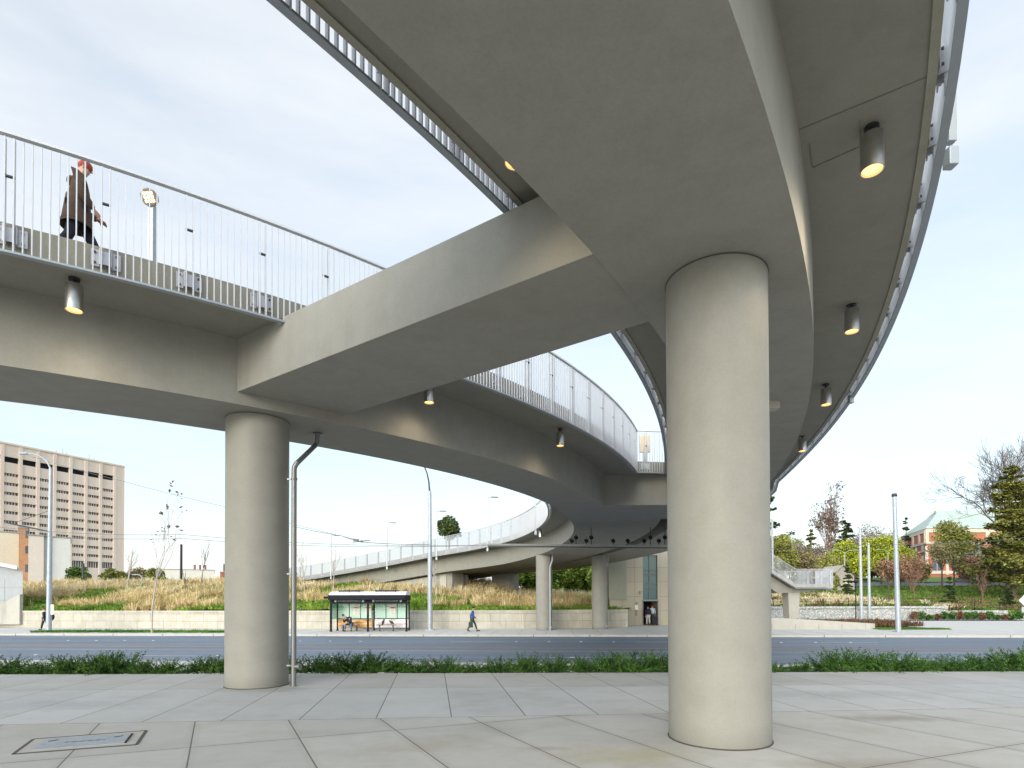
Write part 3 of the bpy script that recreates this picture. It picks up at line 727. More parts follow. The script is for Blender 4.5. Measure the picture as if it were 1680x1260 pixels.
for i in range(len(WP)-1):
    a, b = Vector((*WP[i], 0)), Vector((*WP[i+1], 0)); ln = (b-a).length; ang = math.atan2(b.y-a.y, b.x-a.x)
    o = MB().box((ln/2, .2, .66), (ln, .4, 1.32)).box((ln/2, .19, 1.40), (ln, .46, .15)).build('wall_run', BLOCK, t)
    o.location = (a.x, a.y, 0); o.rotation_euler = (0, 0, ang)

def sstep(a, b, x):
    k = min(1, max(0, (x-a)/(b-a))); return k*k*(3-2*k)
def terrain_z(x, y):
    wy = wallY(min(max(x, -75), 9.5))
    u = y-wy
    sl_ = .145-.095*sstep(-5, 3.5, x)
    m = .93+sl_*min(u, 20) if u > 0 else -.7
    if u > 20: m = .93+sl_*20 - 1.5*sstep(26, 60, u)
    # the hill on the right
    w = y-61.0
    bs = .75-.5*sstep(46.5, 48, x)-.5*sstep(53, 54.5, x)
    h = -.52 if w < 0 else bs+.055*min(w, 40)+.095*max(0, min(w-40, 60))+.04*max(0, min(w-100, 120))
    k = sstep(11.0, 19.0, x-.04*(y-50))
    b = m*(1-k)+h*k
    n = mnoise.noise(Vector((x*.11, y*.11, 3)))*.28 + mnoise.noise(Vector((x*.35, y*.35, 7)))*.10
    return b + (n if b > .8 else 0)
def M_terrain():
    m, g = newmat('grassy earth'); tcn = g.n('ShaderNodeTexCoord'); P = tcn.outputs['Object']
    a = g.noise(P, .16, 5, .6); b = g.noise(P, 1.4, 6, .65)
    col = g.ramp(a, [(.3, (.07, .14, .022)), (.5, (.12, .18, .035)), (.7, (.16, .15, .06))])
    col = g.mix(.9, col, g.ramp(b, [(.3, (.6, .6, .6)), (.7, (1.3, 1.3, 1.3))]), 'MULTIPLY')
    g.l(col, g.b.inputs['Base Color']); g.b.inputs['Roughness'].default_value = .95; g.bump(b, .6, .1); return m
xs = np.concatenate([np.arange(-330, -80, 12), np.arange(-80, 100, 1.6), np.arange(100, 340, 8)])
for nm, ys in (('hillside', np.concatenate([[0], np.arange(.5, 45, 1.5), np.arange(48, 300, 7)])),):
    vs, fs = [], []
    for yi in ys:
        for x in xs:
            x = float(x); y0 = wallY(min(max(x, -75), 9.5))+.42 if x < 14 else 61.0
            if 9.5 < x < 14: y0 = 46.9+(x-9.5)*3.15
            y = y0+yi
            vs.append((x, y, terrain_z(x, y) if yi > 0 else terrain_z(x, y+.05)))
    nx = len(xs)
    for j in range(len(ys)-1):
        for i in range(nx-1): fs.append([j*nx+i, j*nx+i+1, (j+1)*nx+i+1, (j+1)*nx+i])
    structure(mesh_obj(nm, vs, fs, M_terrain(), smooth=True))

# ------------------------------------------------------------------ vegetation builders
def fast_mesh(name, V, n_per, mat, parent=None):
    """V: (count, n_per, 3) separate faces"""
    V = np.asarray(V, np.float32); cnt = V.shape[0]
    me = bpy.data.meshes.new(name)
    me.vertices.add(cnt*n_per); me.vertices.foreach_set('co', V.reshape(-1))
    me.loops.add(cnt*n_per); me.loops.foreach_set('vertex_index', np.arange(cnt*n_per, dtype=np.int32))
    me.polygons.add(cnt); me.polygons.foreach_set('loop_start', np.arange(0, cnt*n_per, n_per, dtype=np.int32)); me.polygons.foreach_set('loop_total', np.full(cnt, n_per, np.int32))
    me.update(calc_edges=True); me.validate()
    return link(name, me, mat, parent)
def unit(rng, n):
    v = rng.normal(size=(n, 3)); return v/np.linalg.norm(v, axis=1)[:, None]
def leaf_quads(rng, C, size, flat=0.0, aspect=1.6):
    n = len(C); a = unit(rng, n); b = unit(rng, n)
    if flat: a[:, 2] *= (1-flat); b[:, 2] *= (1-flat); a /= np.linalg.norm(a, axis=1)[:, None]
    b -= a*(a*b).sum(1)[:, None]; b /= np.linalg.norm(b, axis=1)[:, None]+1e-6
    s = size*(.6+.8*rng.random(n))[:, None]
    a = a*s*aspect/2; b = b*s/2
    return np.stack([C-a, C-a*.1+b, C+a, C-a*.1-b], 1)
def clump_points(rng, clumps, n):
    """clumps: list of (center, rx, ry, rz); denser near the shell"""
    w = np.array([c[1]*c[2]*c[3] for c in clumps])**.8; w /= w.sum()
    ids = rng.choice(len(clumps), n, p=w); d = unit(rng, n); r = rng.random(n)**.45
    C = np.array([c[0] for c in clumps])[ids]; R = np.array([c[1:4] for c in clumps])[ids]
    return C + d*r[:, None]*R
def limbs(mb, rng, base, top, r, depth, spread=.55, up=.35, nseg=3, kids=(3, 4), tips=None, minr=.006):
    a, b = np.array(base, float), np.array(top, float); d = b-a; ln = np.linalg.norm(d)
    pts = [a]; 
    for k in range(1, nseg+1): pts.append(a+d*k/nseg+rng.normal(size=3)*ln*.035*(k < nseg))
    rs = [max(minr, r*(1-.55*k/nseg)) for k in range(nseg+1)]
    mb.tube([tuple(p) for p in pts], rs, 5 if depth > 1 else 3, False)
    if depth == 0:
        if tips is not None: tips.append(pts[-1])
        return
    for k in range(rng.integers(kids[0], kids[1]+1)):
        tt = .35+.65*rng.random() if k else 1.0
        s = pts[0]+d*tt; dirn = d/ln + unit(rng, 1)[0]*spread*1.3; dirn[2] += up*.5; dirn /= np.linalg.norm(dirn)
        l2 = ln*(.5+.3*rng.random())
        limbs(mb, rng, s, s+dirn*l2, max(minr, r*.5), depth-1, spread, up, 2 if depth < 2 else 3, kids, tips, minr)
def bare_tree(name, label, loc, h, seed, spread=.6, r=.16, mat=None, depth=4, trunk_frac=.3, lean=(0, 0), kids=(3, 4), group=None, minr=.012, buds=None):
    rng = np.random.default_rng(seed); t = thing(name, label, 'tree', loc, 0, group)
    mb = MB(); th = h*trunk_frac; top = (lean[0]*trunk_frac, lean[1]*trunk_frac, th)
    mb.tube([(0, 0, -.3), (lean[0]*.15*trunk_frac, 0, th*.5), top], [r*1.15, r*.9, r*.75], 7, False); mb.build('trunk', mat or BARK, t, True)
    mb = MB(); tips = []
    n = 4 if depth > 2 else 3
    for k in range(n):
        a = 2*math.pi*(k+rng.random()*.6)/n; s = spread*(.5+.6*rng.random())
        l = h*(1-trunk_frac)*(.42 if depth > 2 else .6)*(.8+.4*rng.random())
        e = np.array([lean[0]*.4+math.cos(a)*s, lean[1]*.4+math.sin(a)*s, 1.0]); e /= np.linalg.norm(e)
        limbs(mb, rng, top, np.array(top)+e*l, r*.55, depth-1, spread, .45, 3, kids, tips, minr)
    e = np.array([lean[0]*.6, lean[1]*.6, h*(1-trunk_frac)*.6]); limbs(mb, rng, top, np.array(top)+e, r*.6, depth-1, spread*.8, .6, 3, kids, tips, minr)
    mb.build('crown', mat or TWIG, t)
    if buds and tips:
        T = np.array(tips); C = T[rng.integers(0, len(T), buds[1])] + rng.normal(size=(buds[1], 3))*buds[3]
        fast_mesh('leaves', leaf_quads(rng, C, buds[2]), 4, buds[0], t)
    return t
def leafy_tree(name, label, loc, h, w, seed, mat, n=2600, size=.32, trunk_frac=.28, r=.18, clumps=None, nclump=16, flat=.7, group=None, trunkmat=None, cat='tree', sparse=0):
    rng = np.random.default_rng(seed); t = thing(name, label, cat, loc, 0, group); n = int(n*2.6); size *= .58; nclump = int(nclump*1.5)
    mb = MB(); mb.tube([(0, 0, -.4), (.02, 0, h*trunk_frac), (.05, .03, h*.7)], [r*1.2, r*.85, r*.3], 7, False)
    c0 = np.array([0, 0, h*(trunk_frac+1)/2]); R = np.array([w/2, w/2, h*(1-trunk_frac)/2])
    cs = clumps
    if cs is None:
        cs = []
        for k in range(nclump):
            d = unit(rng, 1)[0]; q = c0 + d*R*(.25+.52*rng.random()); s = (.32+.24*rng.random())
            cs.append((q, w/2*s, w/2*s, min(h*(1-trunk_frac)/2, w/2)*s*.85))
    for c in cs[:14]:
        s = np.array([0, 0, h*(trunk_frac+.1*rng.random())]); mb.tube([tuple(s), tuple((s+c[0])/2+np.array([0, 0, .05*h])), tuple(c[0])], [r*.45, r*.3, r*.12], 5, False)
    mb.build('trunk', trunkmat or BARK, t, True)
    C = clump_points(rng, cs, n)
    if sparse: C = C[rng.random(n) > sparse]
    fast_mesh('crown', leaf_quads(rng, C, size, .2), 4, mat, t)
    return t
def conifer(name, label, loc, h, w, seed, mat, tiers=26, trunk_frac=.08, size=.5, droop=.18, n_per=60, open_=.0, group=None, uneven=.35):
    rng = np.random.default_rng(seed); t = thing(name, label, 'tree', loc, 0, group)
    MB().tube([(0, 0, -.4), (0, 0, h*.5), (0, 0, h*.97)], [h*.018, h*.011, h*.002], 7, False).build('trunk', BARK, t, True)
    Cs = []; mb = MB(); n_per = int(n_per*2); size *= .6
    for k in range(tiers):
        u = (k+.5*rng.random())/tiers; z = h*(trunk_frac+(1-trunk_frac)*u)+h*.02*rng.normal(); L_ = w/2*(1-u)**.8*(1-uneven+2*uneven*rng.random()*.8)+.05*w
        nb = 5 if u < .85 else 3
        for q in range(nb):
            if rng.random() < open_: continue
            a = rng.random()*2*math.pi; l = L_*(.7+.5*rng.random()); d = np.array([math.cos(a), math.sin(a), 0])
            s = rng.random(n_per)**.7; side = (rng.random(n_per)-.5)*l*.42*(1-s*.55)
            pz = z + rng.normal()*h*.012 - droop*(.4+1.2*rng.random())*l*s**1.4 + .10*l*s**3 + rng.normal(size=n_per)*.055*l
            P = d[None, :]*(l*s)[:, None] + np.array([-d[1], d[0], 0])[None, :]*side[:, None]; P[:, 2] = pz
            Cs.append(P); mb.tube([(0, 0, z), tuple(d*l*.9+np.array([0, 0, z-droop*l*.8]))], [h*.004, h*.001], 3, False)
    mb.build('branch', BARK, t)
    C = np.vstack(Cs); fast_mesh('crown', leaf_quads(rng, C, size, .75, 1.9), 4, mat, t); return t

# ------------------------------------------------------------------ juniper hedge
JUN = M_leaf('juniper needles', (.016, .05, .010), (.085, .185, .032), 3.0)
def juniper_mesh(seed, w=1.3, h=.42, n=140):
    rng = np.random.default_rng(seed); out_ = []
    for k in range(n):
        a = rng.random()*2*math.pi; el = rng.random()**1.3*1.25
        l = (.35+.65*rng.random())*w*.55; d = np.array([math.cos(a)*math.cos(el), math.sin(a)*math.cos(el)*.8, math.sin(el)*.85*h/.42])
        s = np.array([rng.normal()*.16*w, rng.normal()*.10, .02+rng.random()*.08]); m = 44
        q = np.linspace(.15, 1, m); P = s + d[None, :]*(q*l)[:, None] + rng.normal(size=(m, 3))*.012; P[:, 2] += .10*q**2*(rng.random()-.3) - .12*l*q**2
        D = np.tile(d, (m, 1)) + rng.normal(size=(m, 3))*.55; D[:, 2] += .12; D /= np.linalg.norm(D, axis=1)[:, None]
        W_ = np.cross(D, rng.normal(size=(m, 3))); W_ /= np.linalg.norm(W_, axis=1)[:, None]
        ln = (.052*(1.25-q*.7))[:, None]
        out_.append(np.stack([P-W_*.0085, P+W_*.0085, P+D*ln+W_*.003, P+D*ln-W_*.003], 1))
    V = np.concatenate(out_); V[:, :, 2] = np.clip(V[:, :, 2], -.02, h*1.25); return V
protos = []
rng = np.random.default_rng(5)
lab_j = 'low feathery dark green juniper shrub in the hedge along the far edge of the plaza'
xj = -19.5; k = 0
while xj < 18.5:
    y = 14.25 + rng.normal()*.10; sc = .80+.40*rng.random()
    gap = abs(xj+.9) < .5 or abs(xj-6.9) < .35
    if k < 5:
        t = thing('juniper_shrub', lab_j, 'shrub', (0, 0, 0), 0, 'juniper shrubs of the hedge'); fast_mesh('foliage', juniper_mesh(40+k), 4, JUN, t)
        m = MB()
        for q in range(5): m.tube([(0, 0, -.1), (rng.normal()*.12, rng.normal()*.08, .08), (rng.normal()*.35, rng.normal()*.15, .16)], [.018, .012, .005], 4)
        m.build('stem', BARK, t); protos.append(t)
    else: t = copy_tree(protos[k % 5])
    t.location = (xj, y, -.10); t.rotation_euler = (0, 0, rng.random()*6.28 if k >= 5 else 0); t.scale = (sc, sc, sc*(.62 if gap else .95)*(.9+.25*rng.random()))
    xj += .56+.18*rng.random(); k += 1
t = copy_tree(protos[1]); t['label'] = 'tallest juniper shrub in the hedge, at the right edge of the picture'; t.location = (12.9, 14.1, -.1); t.scale = (1.3, 1.1, 1.55)
t = copy_tree(protos[3]); t['label'] = 'juniper shrub with one raised spray at the left part of the hedge'; t.location = (-10.2, 14.3, -.1); t.scale = (.9, .9, 1.15)

# ------------------------------------------------------------------ mound grasses (nobody could count them)
GOLD = M_leaf('golden grass', (.40, .28, .10), (.80, .66, .38), .45)
STRAW = M_leaf('pale straw grass', (.52, .43, .25), (.78, .69, .48), .5)
GREENC = M_leaf('green ground cover', (.08, .18, .018), (.28, .40, .055), .5)
LAWN = M_leaf('lawn grass', (.06, .16, .02), (.14, .28, .035), .3)
def tufts(rng, pts, blades, hgt, spread, width, lean=.45, taper=.25):
    n = len(pts); P = np.repeat(pts, blades, 0); N = len(P)
    a = rng.random(N)*2*math.pi; s = rng.random(N)**.6*spread
    base = P + np.c_[np.cos(a)*s*.35, np.sin(a)*s*.35, np.zeros(N)-.03]
    h = np.repeat(hgt*(.65+.7*rng.random(n)), blades)*(.6+.55*rng.random(N)); l = lean*rng.random(N)*h
    mid = base + np.c_[np.cos(a)*l*.45, np.sin(a)*l*.45, h*.62]; tip = base + np.c_[np.cos(a)*l*1.15, np.sin(a)*l*1.15, h*(.96-.25*rng.random(N))]
    b = rng.random(N)*math.pi; w = np.c_[np.cos(b), np.sin(b), np.zeros(N)]*width/2
    q1 = np.stack([base-w*.8, base+w*.8, mid+w, mid-w], 1); q2 = np.stack([mid-w, mid+w, tip+w*taper, tip-w*taper], 1)
    return np.concatenate([q1, q2])
rng = np.random.default_rng(11)
def on_mound(n, x0, x1, u0, u1, keep):
    out_ = []; n = int(n*(x1-x0)/(9+48))
    for _ in range(n):
        x = x0+(x1-x0)*rng.random(); y = wallY(x)+u0+(u1-u0)*rng.random()**1.2
        if keep(x, y): out_.append((x, y, terrain_z(x, y)))
    return np.array(out_)
def green_patch(x, y):
    v = mnoise.noise(Vector((x*.15+4, y*.22, 1.7)))+.5*mnoise.noise(Vector((x*.42, y*.5, 9)))
    v += .35*math.exp(-((x+17)/4.5)**2-((y-47.5)/3)**2)*1.8            # green round the shelter's left
    v += .5*math.exp(-((y-wallY(x)-.6)/.9)**2)*(1 if x > -28 else .4)    # strip above the wall
    v -= .5*math.exp(-((x+1)/5.5)**2)*(1 if y > 46.5 else 0)
    v -= .12*(1 if x < -24 else 0)
    return v
gp = on_mound(2600, -80, 9, .3, 22, lambda x, y: green_patch(x, y) < -.06)
gp2 = on_mound(2600, -80, 9, .3, 22, lambda x, y: green_patch(x, y) < .0)
o = fast_mesh('golden_grass', np.concatenate([tufts(rng, gp, 60, .62, .55, .035, 1.0), tufts(rng, gp2, 16, .95, .6, .03, .45)]), 4, GOLD); tag(o, 'tall golden ornamental grass waving over the mound behind the wall', 'grass', kind='stuff')
gp = on_mound(1500, -80, 9, 9, 24, lambda x, y: green_patch(x, y) < .0 and rng.random() < .7)
o = fast_mesh('straw_grass', tufts(rng, gp, 24, .95, .9, .035, .3), 4, STRAW); tag(o, 'pale feathery straw grass along the crest of the mound', 'grass', kind='stuff')
gp = on_mound(5600, -60, 9, .25, 19, lambda x, y: green_patch(x, y) > -.10)
o = fast_mesh('ground_cover', tufts(rng, gp, 20, .32, .9, .055, .9), 4, GREENC); tag(o, 'bright green ground cover patches on the mound', 'ground cover', kind='stuff')
gx = np.array([(x, road(38.55, x)+rng.random()*1.5*min(1, (x+38)/6), -.5) for x in np.arange(-35.0, -19.2, .028)])
o = fast_mesh('verge_grass', tufts(rng, gx, 14, .20, .5, .035, .9), 4, LAWN); tag(o, 'strip of green grass between kerb and wall under the leaning sapling', 'grass', kind='stuff')

# ------------------------------------------------------------------ people
def skin_mesh(nodes, edges, sub=1):
    """nodes {name: (x, y, z, r)} -> evaluated mesh data from a Skin modifier, rooted at the first node"""
    ids = {k: i for i, k in enumerate(nodes)}
    me = bpy.data.meshes.new('tmp'); me.from_pydata([v[:3] for v in nodes.values()], [(ids[a], ids[b]) for a, b in edges], [])
    o = bpy.data.objects.new('tmp', me); COL.objects.link(o)
    o.modifiers.new('skin', 'SKIN').use_smooth_shade = True
    sv = me.skin_vertices[0].data if len(me.skin_vertices) else None
    if sv is None:
        return None
    for i, v in enumerate(nodes.values()):
        r = v[3] if not isinstance(v[3], tuple) else v[3]
        sv[i].radius = (r, r) if not isinstance(r, tuple) else r; sv[i].use_root = (i == 0)
    if sub: sm = o.modifiers.new('sub', 'SUBSURF'); sm.levels = sub; sm.render_levels = sub
    dg = bpy.context.evaluated_depsgraph_get(); dg.update()
    ev = o.evaluated_get(dg); m2 = bpy.data.meshes.new_from_object(ev)
    V = [tuple(v.co) for v in m2.vertices]; Fc = [list(p.vertices) for p in m2.polygons]
    bpy.data.objects.remove(o); bpy.data.meshes.remove(m2); return V, Fc
def v3(a): return Vector(a[:3])
def hand(mb, wrist, elbow, side, s=1.0, curl=.5):
    d = (v3(wrist)-v3(elbow)).normalized(); up = Vector((0, 0, 1)); w = d.cross(Vector((1, 0, 0)))
    if w.length < .2: w = d.cross(Vector((0, 1, 0)))
    w.normalize(); nrm = d.cross(w).normalized(); o = v3(wrist)
    mb.tube([o-d*.02*s, o+d*.04*s, o+d*.085*s], [.026*s, .036*s, .032*s], 8)
    for k, (off, ln) in enumerate(((-.028, .068), (-.010, .078), (.010, .073), (.027, .058))):
        b = o+d*.075*s+w*off*s; m = b+d*ln*.5*s+nrm*curl*.012*s; e = m+(d*(1-curl*.5)+nrm*curl*.8).normalized()*ln*.5*s
        mb.tube([b, m, e], [.0095*s, .0085*s, .006*s], 5)
    b = o+d*.02*s-w*.03*s; m = b+(d*.5-w*.7+nrm*.3).normalized()*.035*s; e = m+(d*.9+nrm*.3).normalized()*.032*s
    mb.tube([b, m, e], [.013*s, .011*s, .008*s], 5)
def person(label, loc, rz, J, jacket, trousers, shoes, hair, skin=SKIN, coat_len=0.0, headtilt=(0, 0), hat=None, group=None, jr=1.0, cap=None):
    """J: joints in local axes (x forward, y to the person's left, z up)"""
    t = thing('person', label, 'person', loc, rz, group)
    hx, hy, hz_ = J['head']; ne = J['neck']
    fx = J.get('face', (1, 0, 0)); fx = Vector(fx).normalized(); upv = (Vector(J['head'])-Vector(ne)).normalized()
    H = Vector(J['head'])
    nodes = {'pel': (*J['pel'], .125), 'wai': (*(Vector(J['pel']).lerp(Vector(J['che']), .45)), .115), 'che': (*J['che'], .135), 'neb': (*(Vector(J['che']).lerp(Vector(ne), .75)), .075), 'nec': (*ne, .055),
             'jaw': (*(H-upv*.055+fx*.02), .070), 'hea': (*(H+upv*.015-fx*.008), .092), 'cro': (*(H+upv*.075-fx*.012), .070)}
    ed = [('pel', 'wai'), ('wai', 'che'), ('che', 'neb'), ('neb', 'nec'), ('nec', 'jaw'), ('jaw', 'hea'), ('hea', 'cro')]
    for s in 'LR':
        nodes.update({'sh'+s: (*J['sh'+s], .062), 'el'+s: (*J['el'+s], .042), 'wr'+s: (*J['wr'+s], .027), 'hi'+s: (*J['hi'+s], .09), 'kn'+s: (*J['kn'+s], .056), 'an'+s: (*J['an'+s], .038)})
        ed += [('che', 'sh'+s), ('sh'+s, 'el'+s), ('el'+s, 'wr'+s), ('pel', 'hi'+s), ('hi'+s, 'kn'+s), ('kn'+s, 'an'+s)]
    V, Fc = skin_mesh(nodes, ed, 1)
    mb = MB().add(V, Fc)
    side = fx.cross(upv).normalized()
    mb.tube([H+fx*.075+upv*.015, H+fx*.105-upv*.018, H+fx*.085-upv*.028], [.010, .015, .008], 6)         # nose
    mb.tube([H+fx*.078-upv*.058-side*.022, H+fx*.084-upv*.058, H+fx*.078-upv*.058+side*.022], [.004, .007, .004], 5)
    for k in (-1, 1): mb.ball(H+side*k*.082-fx*.01-upv*.005, .016, .012, .03, 6, 4)
    for s in 'LR': hand(mb, J['wr'+s], J['el'+s], s)
    body = mb.build('body', skin, t, True)
    e_ = MB()
    for k in (-1, 1): e_.ball(H+side*k*.032+fx*.078+upv*.012, .011, .011, .008, 6, 4)
    e_.build('eyes', BLACKP, t)
    # jacket: one skinned surface over torso and arms
    n2 = {'pel': (*J['pel'], .165*jr), 'wai': nodes['wai'][:3]+(.155*jr,), 'che': (*J['che'], .172*jr), 'neb': nodes['neb'][:3]+(.085,)}
    e2 = [('pel', 'wai'), ('wai', 'che'), ('che', 'neb')]
    for s in 'LR':
        n2.update({'sh'+s: (*J['sh'+s], .085*jr), 'el'+s: (*J['el'+s], .066*jr), 'wr'+s: (*(Vector(J['wr'+s]).lerp(Vector(J['el'+s]), .06)), .048)})
        e2 += [('che', 'sh'+s), ('sh'+s, 'el'+s), ('el'+s, 'wr'+s)]
    V, Fc = skin_mesh(n2, e2, 1); mb = MB().add(V, Fc)
    if coat_len:
        p = Vector(J['pel']); n = 18; rows = []
        for i, (dz, rx, ry) in enumerate(((.22, .16, .20), (.05, .18, .215), (-.15, .205, .225), (-coat_len*.75, .215, .235), (-coat_len, .22, .24), (-coat_len+.01, .205, .22), (-.1, .16, .19))):
            rows += [(p.x-.004*i+rx*math.cos(2*math.pi*k/n)*(1+.04*math.sin(k*3.1)), p.y+ry*math.sin(2*math.pi*k/n), p.z+dz) for k in range(n)]
        mb.add(rows, [[i*n+k, (i+1)*n+k, (i+1)*n+(k+1) % n, i*n+(k+1) % n] for i in range(6) for k in range(n)])
    mb.tube([Vector(J['che']).lerp(Vector(ne), .55), Vector(J['che']).lerp(Vector(ne), .86)], [.088, .062], 12)
    mb.build('jacket', jacket, t, True)
    n3 = {'pel': (*J['pel'], .142)}; e3 = []
    for s in 'LR':
        n3.update({'hi'+s: (*J['hi'+s], .108), 'kn'+s: (*J['kn'+s], .078), 'an'+s: (*(Vector(J['an'+s])+Vector((0, 0, .02))), .062)}); e3 += [('pel', 'hi'+s), ('hi'+s, 'kn'+s), ('kn'+s, 'an'+s)]
    V, Fc = skin_mesh(n3, e3, 1); MB().add(V, Fc).build('trousers', trousers, t, True)
    for s in 'LR':
        a = Vector(J['an'+s]); f = Vector(J['toe'+s]); mb = MB()
        d = (f-a); d.z = 0; d.normalize()
        mb.tube([a-d*.055+Vector((0, 0, -.035)), a+Vector((0, 0, -.03)), a.lerp(f, .5)+Vector((0, 0, .0)), f], [.038, .050, .046, .030], 8); mb.build('shoe', shoes, t, True)
    if hat is None:
        mb = MB(); mb.ball(H-fx*.018+upv*.040, .094, .094, .088, 14, 8); mb.build('hair', hair, t, True)
    else:
        mb = MB(); mb.ball(H-fx*.010+upv*.055, .102, .102, .085, 14, 8)
        if cap: mb.box(H+fx*.12+upv*.06, (.10, .14, .015), math.atan2(fx.y, fx.x))
        mb.build('hat', hat, t, True)
    return t
def walk_pose(st=.30, h=1.0, arm=.22):
    J = dict(pel=(0, 0, .93), che=(.02, 0, 1.27), neck=(.03, 0, 1.50), head=(.06, 0, 1.635),
             shL=(.02, .185, 1.40), shR=(.02, -.185, 1.40), elL=(-arm*.6, .235, 1.13), elR=(arm*.35, -.235, 1.12), wrL=(-arm*.55, .24, .88), wrR=(arm*1.15, -.22, .92),
             hiL=(0, .095, .90), hiR=(0, -.095, .90), knL=(st*.62, .10, .50), knR=(-st*.28, -.10, .49), anL=(st, .10, .10), anR=(-st*1.05, -.10, .15), toeL=(st+.20, .11, .06), toeR=(-st*1.05+.16, -.11, .035))
    return {k: tuple(c*h for c in v) for k, v in J.items()}
CLOTH = lambda n, c: M_plain(n, c, .85, 0, .18, 14, .15)
OLIVE, NAVY, JEAN, BLUEJ, DARKC, GREYT = CLOTH('olive brown coat', (.075, .045, .030)), CLOTH('dark navy cloth', (.012, .012, .028)), CLOTH('blue denim', (.045, .115, .21)), CLOTH('bright blue jacket', (.015, .075, .24)), CLOTH('dark jacket', (.018, .018, .026)), CLOTH('charcoal trousers', (.045, .055, .055))
REDH, HAIRB, HAIRG, SHOE, LIGHTT, WHITEC = CLOTH('rusty red hat', (.30, .055, .035)), CLOTH('brown hair', (.05, .028, .016)), CLOTH('dark hair', (.02, .017, .015)), M_plain('shoe leather', (.018, .016, .016), .5), CLOTH('pale trousers', (.5, .47, .44)), CLOTH('pale shirt', (.42, .50, .52))
# on the bridge
bw = on_curve(offE(GW+.55)[:idxY(16)], ZO[:idxY(16)], 119)
ang = math.atan2(bw[3][0], -bw[3][1])
zt = pty(137, 263, bw[1][1]).z; zd = bw[2]+.25
J = walk_pose(.34, (zt-zd)/1.75)
J['head'] = (.085, 0, J['head'][2]); J['wrL'] = (.26, .17, 1.02); J['elL'] = (.02, .25, 1.14); J['wrR'] = (.24, -.14, .98)
t = person('person in long dark brown coat and rusty red hat walking on the bridge', (bw[1][0], bw[1][1], zd), ang, J, OLIVE, NAVY, SHOE, HAIRB, coat_len=.25, hat=REDH, jr=1.18)
MB().ball((-.065, 0, 1.435), .085, .13, .07, 10, 6).build('hood', OLIVE, t, True)
MB().bar((.26, .15, 1.0), (.36, -.12, .84), .03, .02).build('strap', CLOTH('red strap', (.4, .06, .04)), t)
# man in blue
wm = pty(775, 1036, 40.9); wm.z = -.5
J = walk_pose(.32, 1.03, .24)
t = person('man in a bright blue jacket and dark cap walking right along the far sidewalk', tuple(wm), 0.0, J, BLUEJ, GREYT, SHOE, HAIRG, hat=DARKC, cap=True)
wr = Vector(J['wrR'])
tb = thing('shopping_bag', 'dark green carrier bag held by the man in blue', 'bag', (wm.x-.10, wm.y-.27, -.5+.30))
MB().box((0, 0, .20), (.34, .16, .40), 0, None, .86).build('bag_body', CLOTH('dark green bag', (.02, .05, .05)), tb, bevel=.02)
MB().tube([(-.08, 0, .39), (-.03, 0, .56), (.03, 0, .56), (.08, 0, .39)], .012, 6).build('handle', CLOTH('bag strap', (.02, .04, .04)), tb)
J['wrR'] = (-.10, -.27, .86)

# ------------------------------------------------------------------ bus shelter
SY, SZ = 41.3, -.5
sx0, sx1 = pty(543, 1000, SY).x, pty(667, 1000, SY).x; SWd = sx1-sx0; scx = (sx0+sx1)/2
t = thing('bus_shelter', 'black framed glass bus shelter with a pale curved roof on the far sidewalk', 'bus shelter', (scx, SY, SZ))
hw = SWd/2; HT = 2.36; DP = 1.35
for x in (-hw, -.06, hw): MB().box((x, 0, HT/2), (.13, .12, HT)).box((x, 0, .05), (.15, .15, .1)).build('post', BLACKP, t)
for x in (-hw+.06, .06, hw-.06): MB().box((x, DP, HT/2), (.09, .09, HT)).box((x, DP, .05), (.13, .13, .1)).build('post', BLACKP, t)
MB().box((-.02, DP/2-.15, HT+.12), (SWd+.10, DP+.75, .36)).box((-hw-.25, -.3, HT+.12), (.3, .3, .16)).build('roof_fascia', BLACKP, t, bevel=.03)
n = 9; A = [(x, z) for x, z in ((-(DP+.6)/2*math.cos(math.pi*k/(n-1)), .30*math.sin(math.pi*k/(n-1))) for k in range(n))]
mb = MB(); vs = []
for sx in (-1, 1): vs += [(sx*(hw+.02), DP/2-.15+y, HT+.275+z) for y, z in A]
mb.add(vs, [[k, k+1, n+k+1, n+k] for k in range(n-1)]+[list(range(n))[::-1], [n+k for k in range(n)]]); mb.build('roof_dome', M_plain('white roof shell', (.74, .76, .82), .4, 0, .06), t, True)
for x in (-hw*.5, hw*.46):
    mb = MB(); mb.box((x, -.1, HT+.60), (1.55, .07, .09)); mb.box((x, .9, HT+.60), (1.55, .07, .09))
    for q in (-.7, 0, .7): mb.bar((x+q, -.1, HT+.35), (x+q, -.1, HT+.58), .03)
    mb.build('roof_rail', BLACKP, t)
hd_ = MB().box((0, -.02, HT-.16), (SWd-.05, .09, .34)).build('header', BLACKP, t)
WHT = M_plain('pale lettering', (.45, .45, .46), .6)
for c in (-hw*.51, hw*.49):
    for q in (-1, 1):
        mb = MB(); mb.tube([(c+q*1.0, -.07, HT-.13), (c+q*1.0, -.082, HT-.13)], .085, 14); mb.build('emblem', WHT, hd_)
    mb = MB()
    rngl = np.random.default_rng(3); x = c-.82
    while x < c+.82:
        w = .03+.03*rngl.random(); mb.box((x, -.072, HT-.13), (w, .008, .045+.02*rngl.random())); x += w+.022
    mb.build('small_lettering', WHT, hd_)
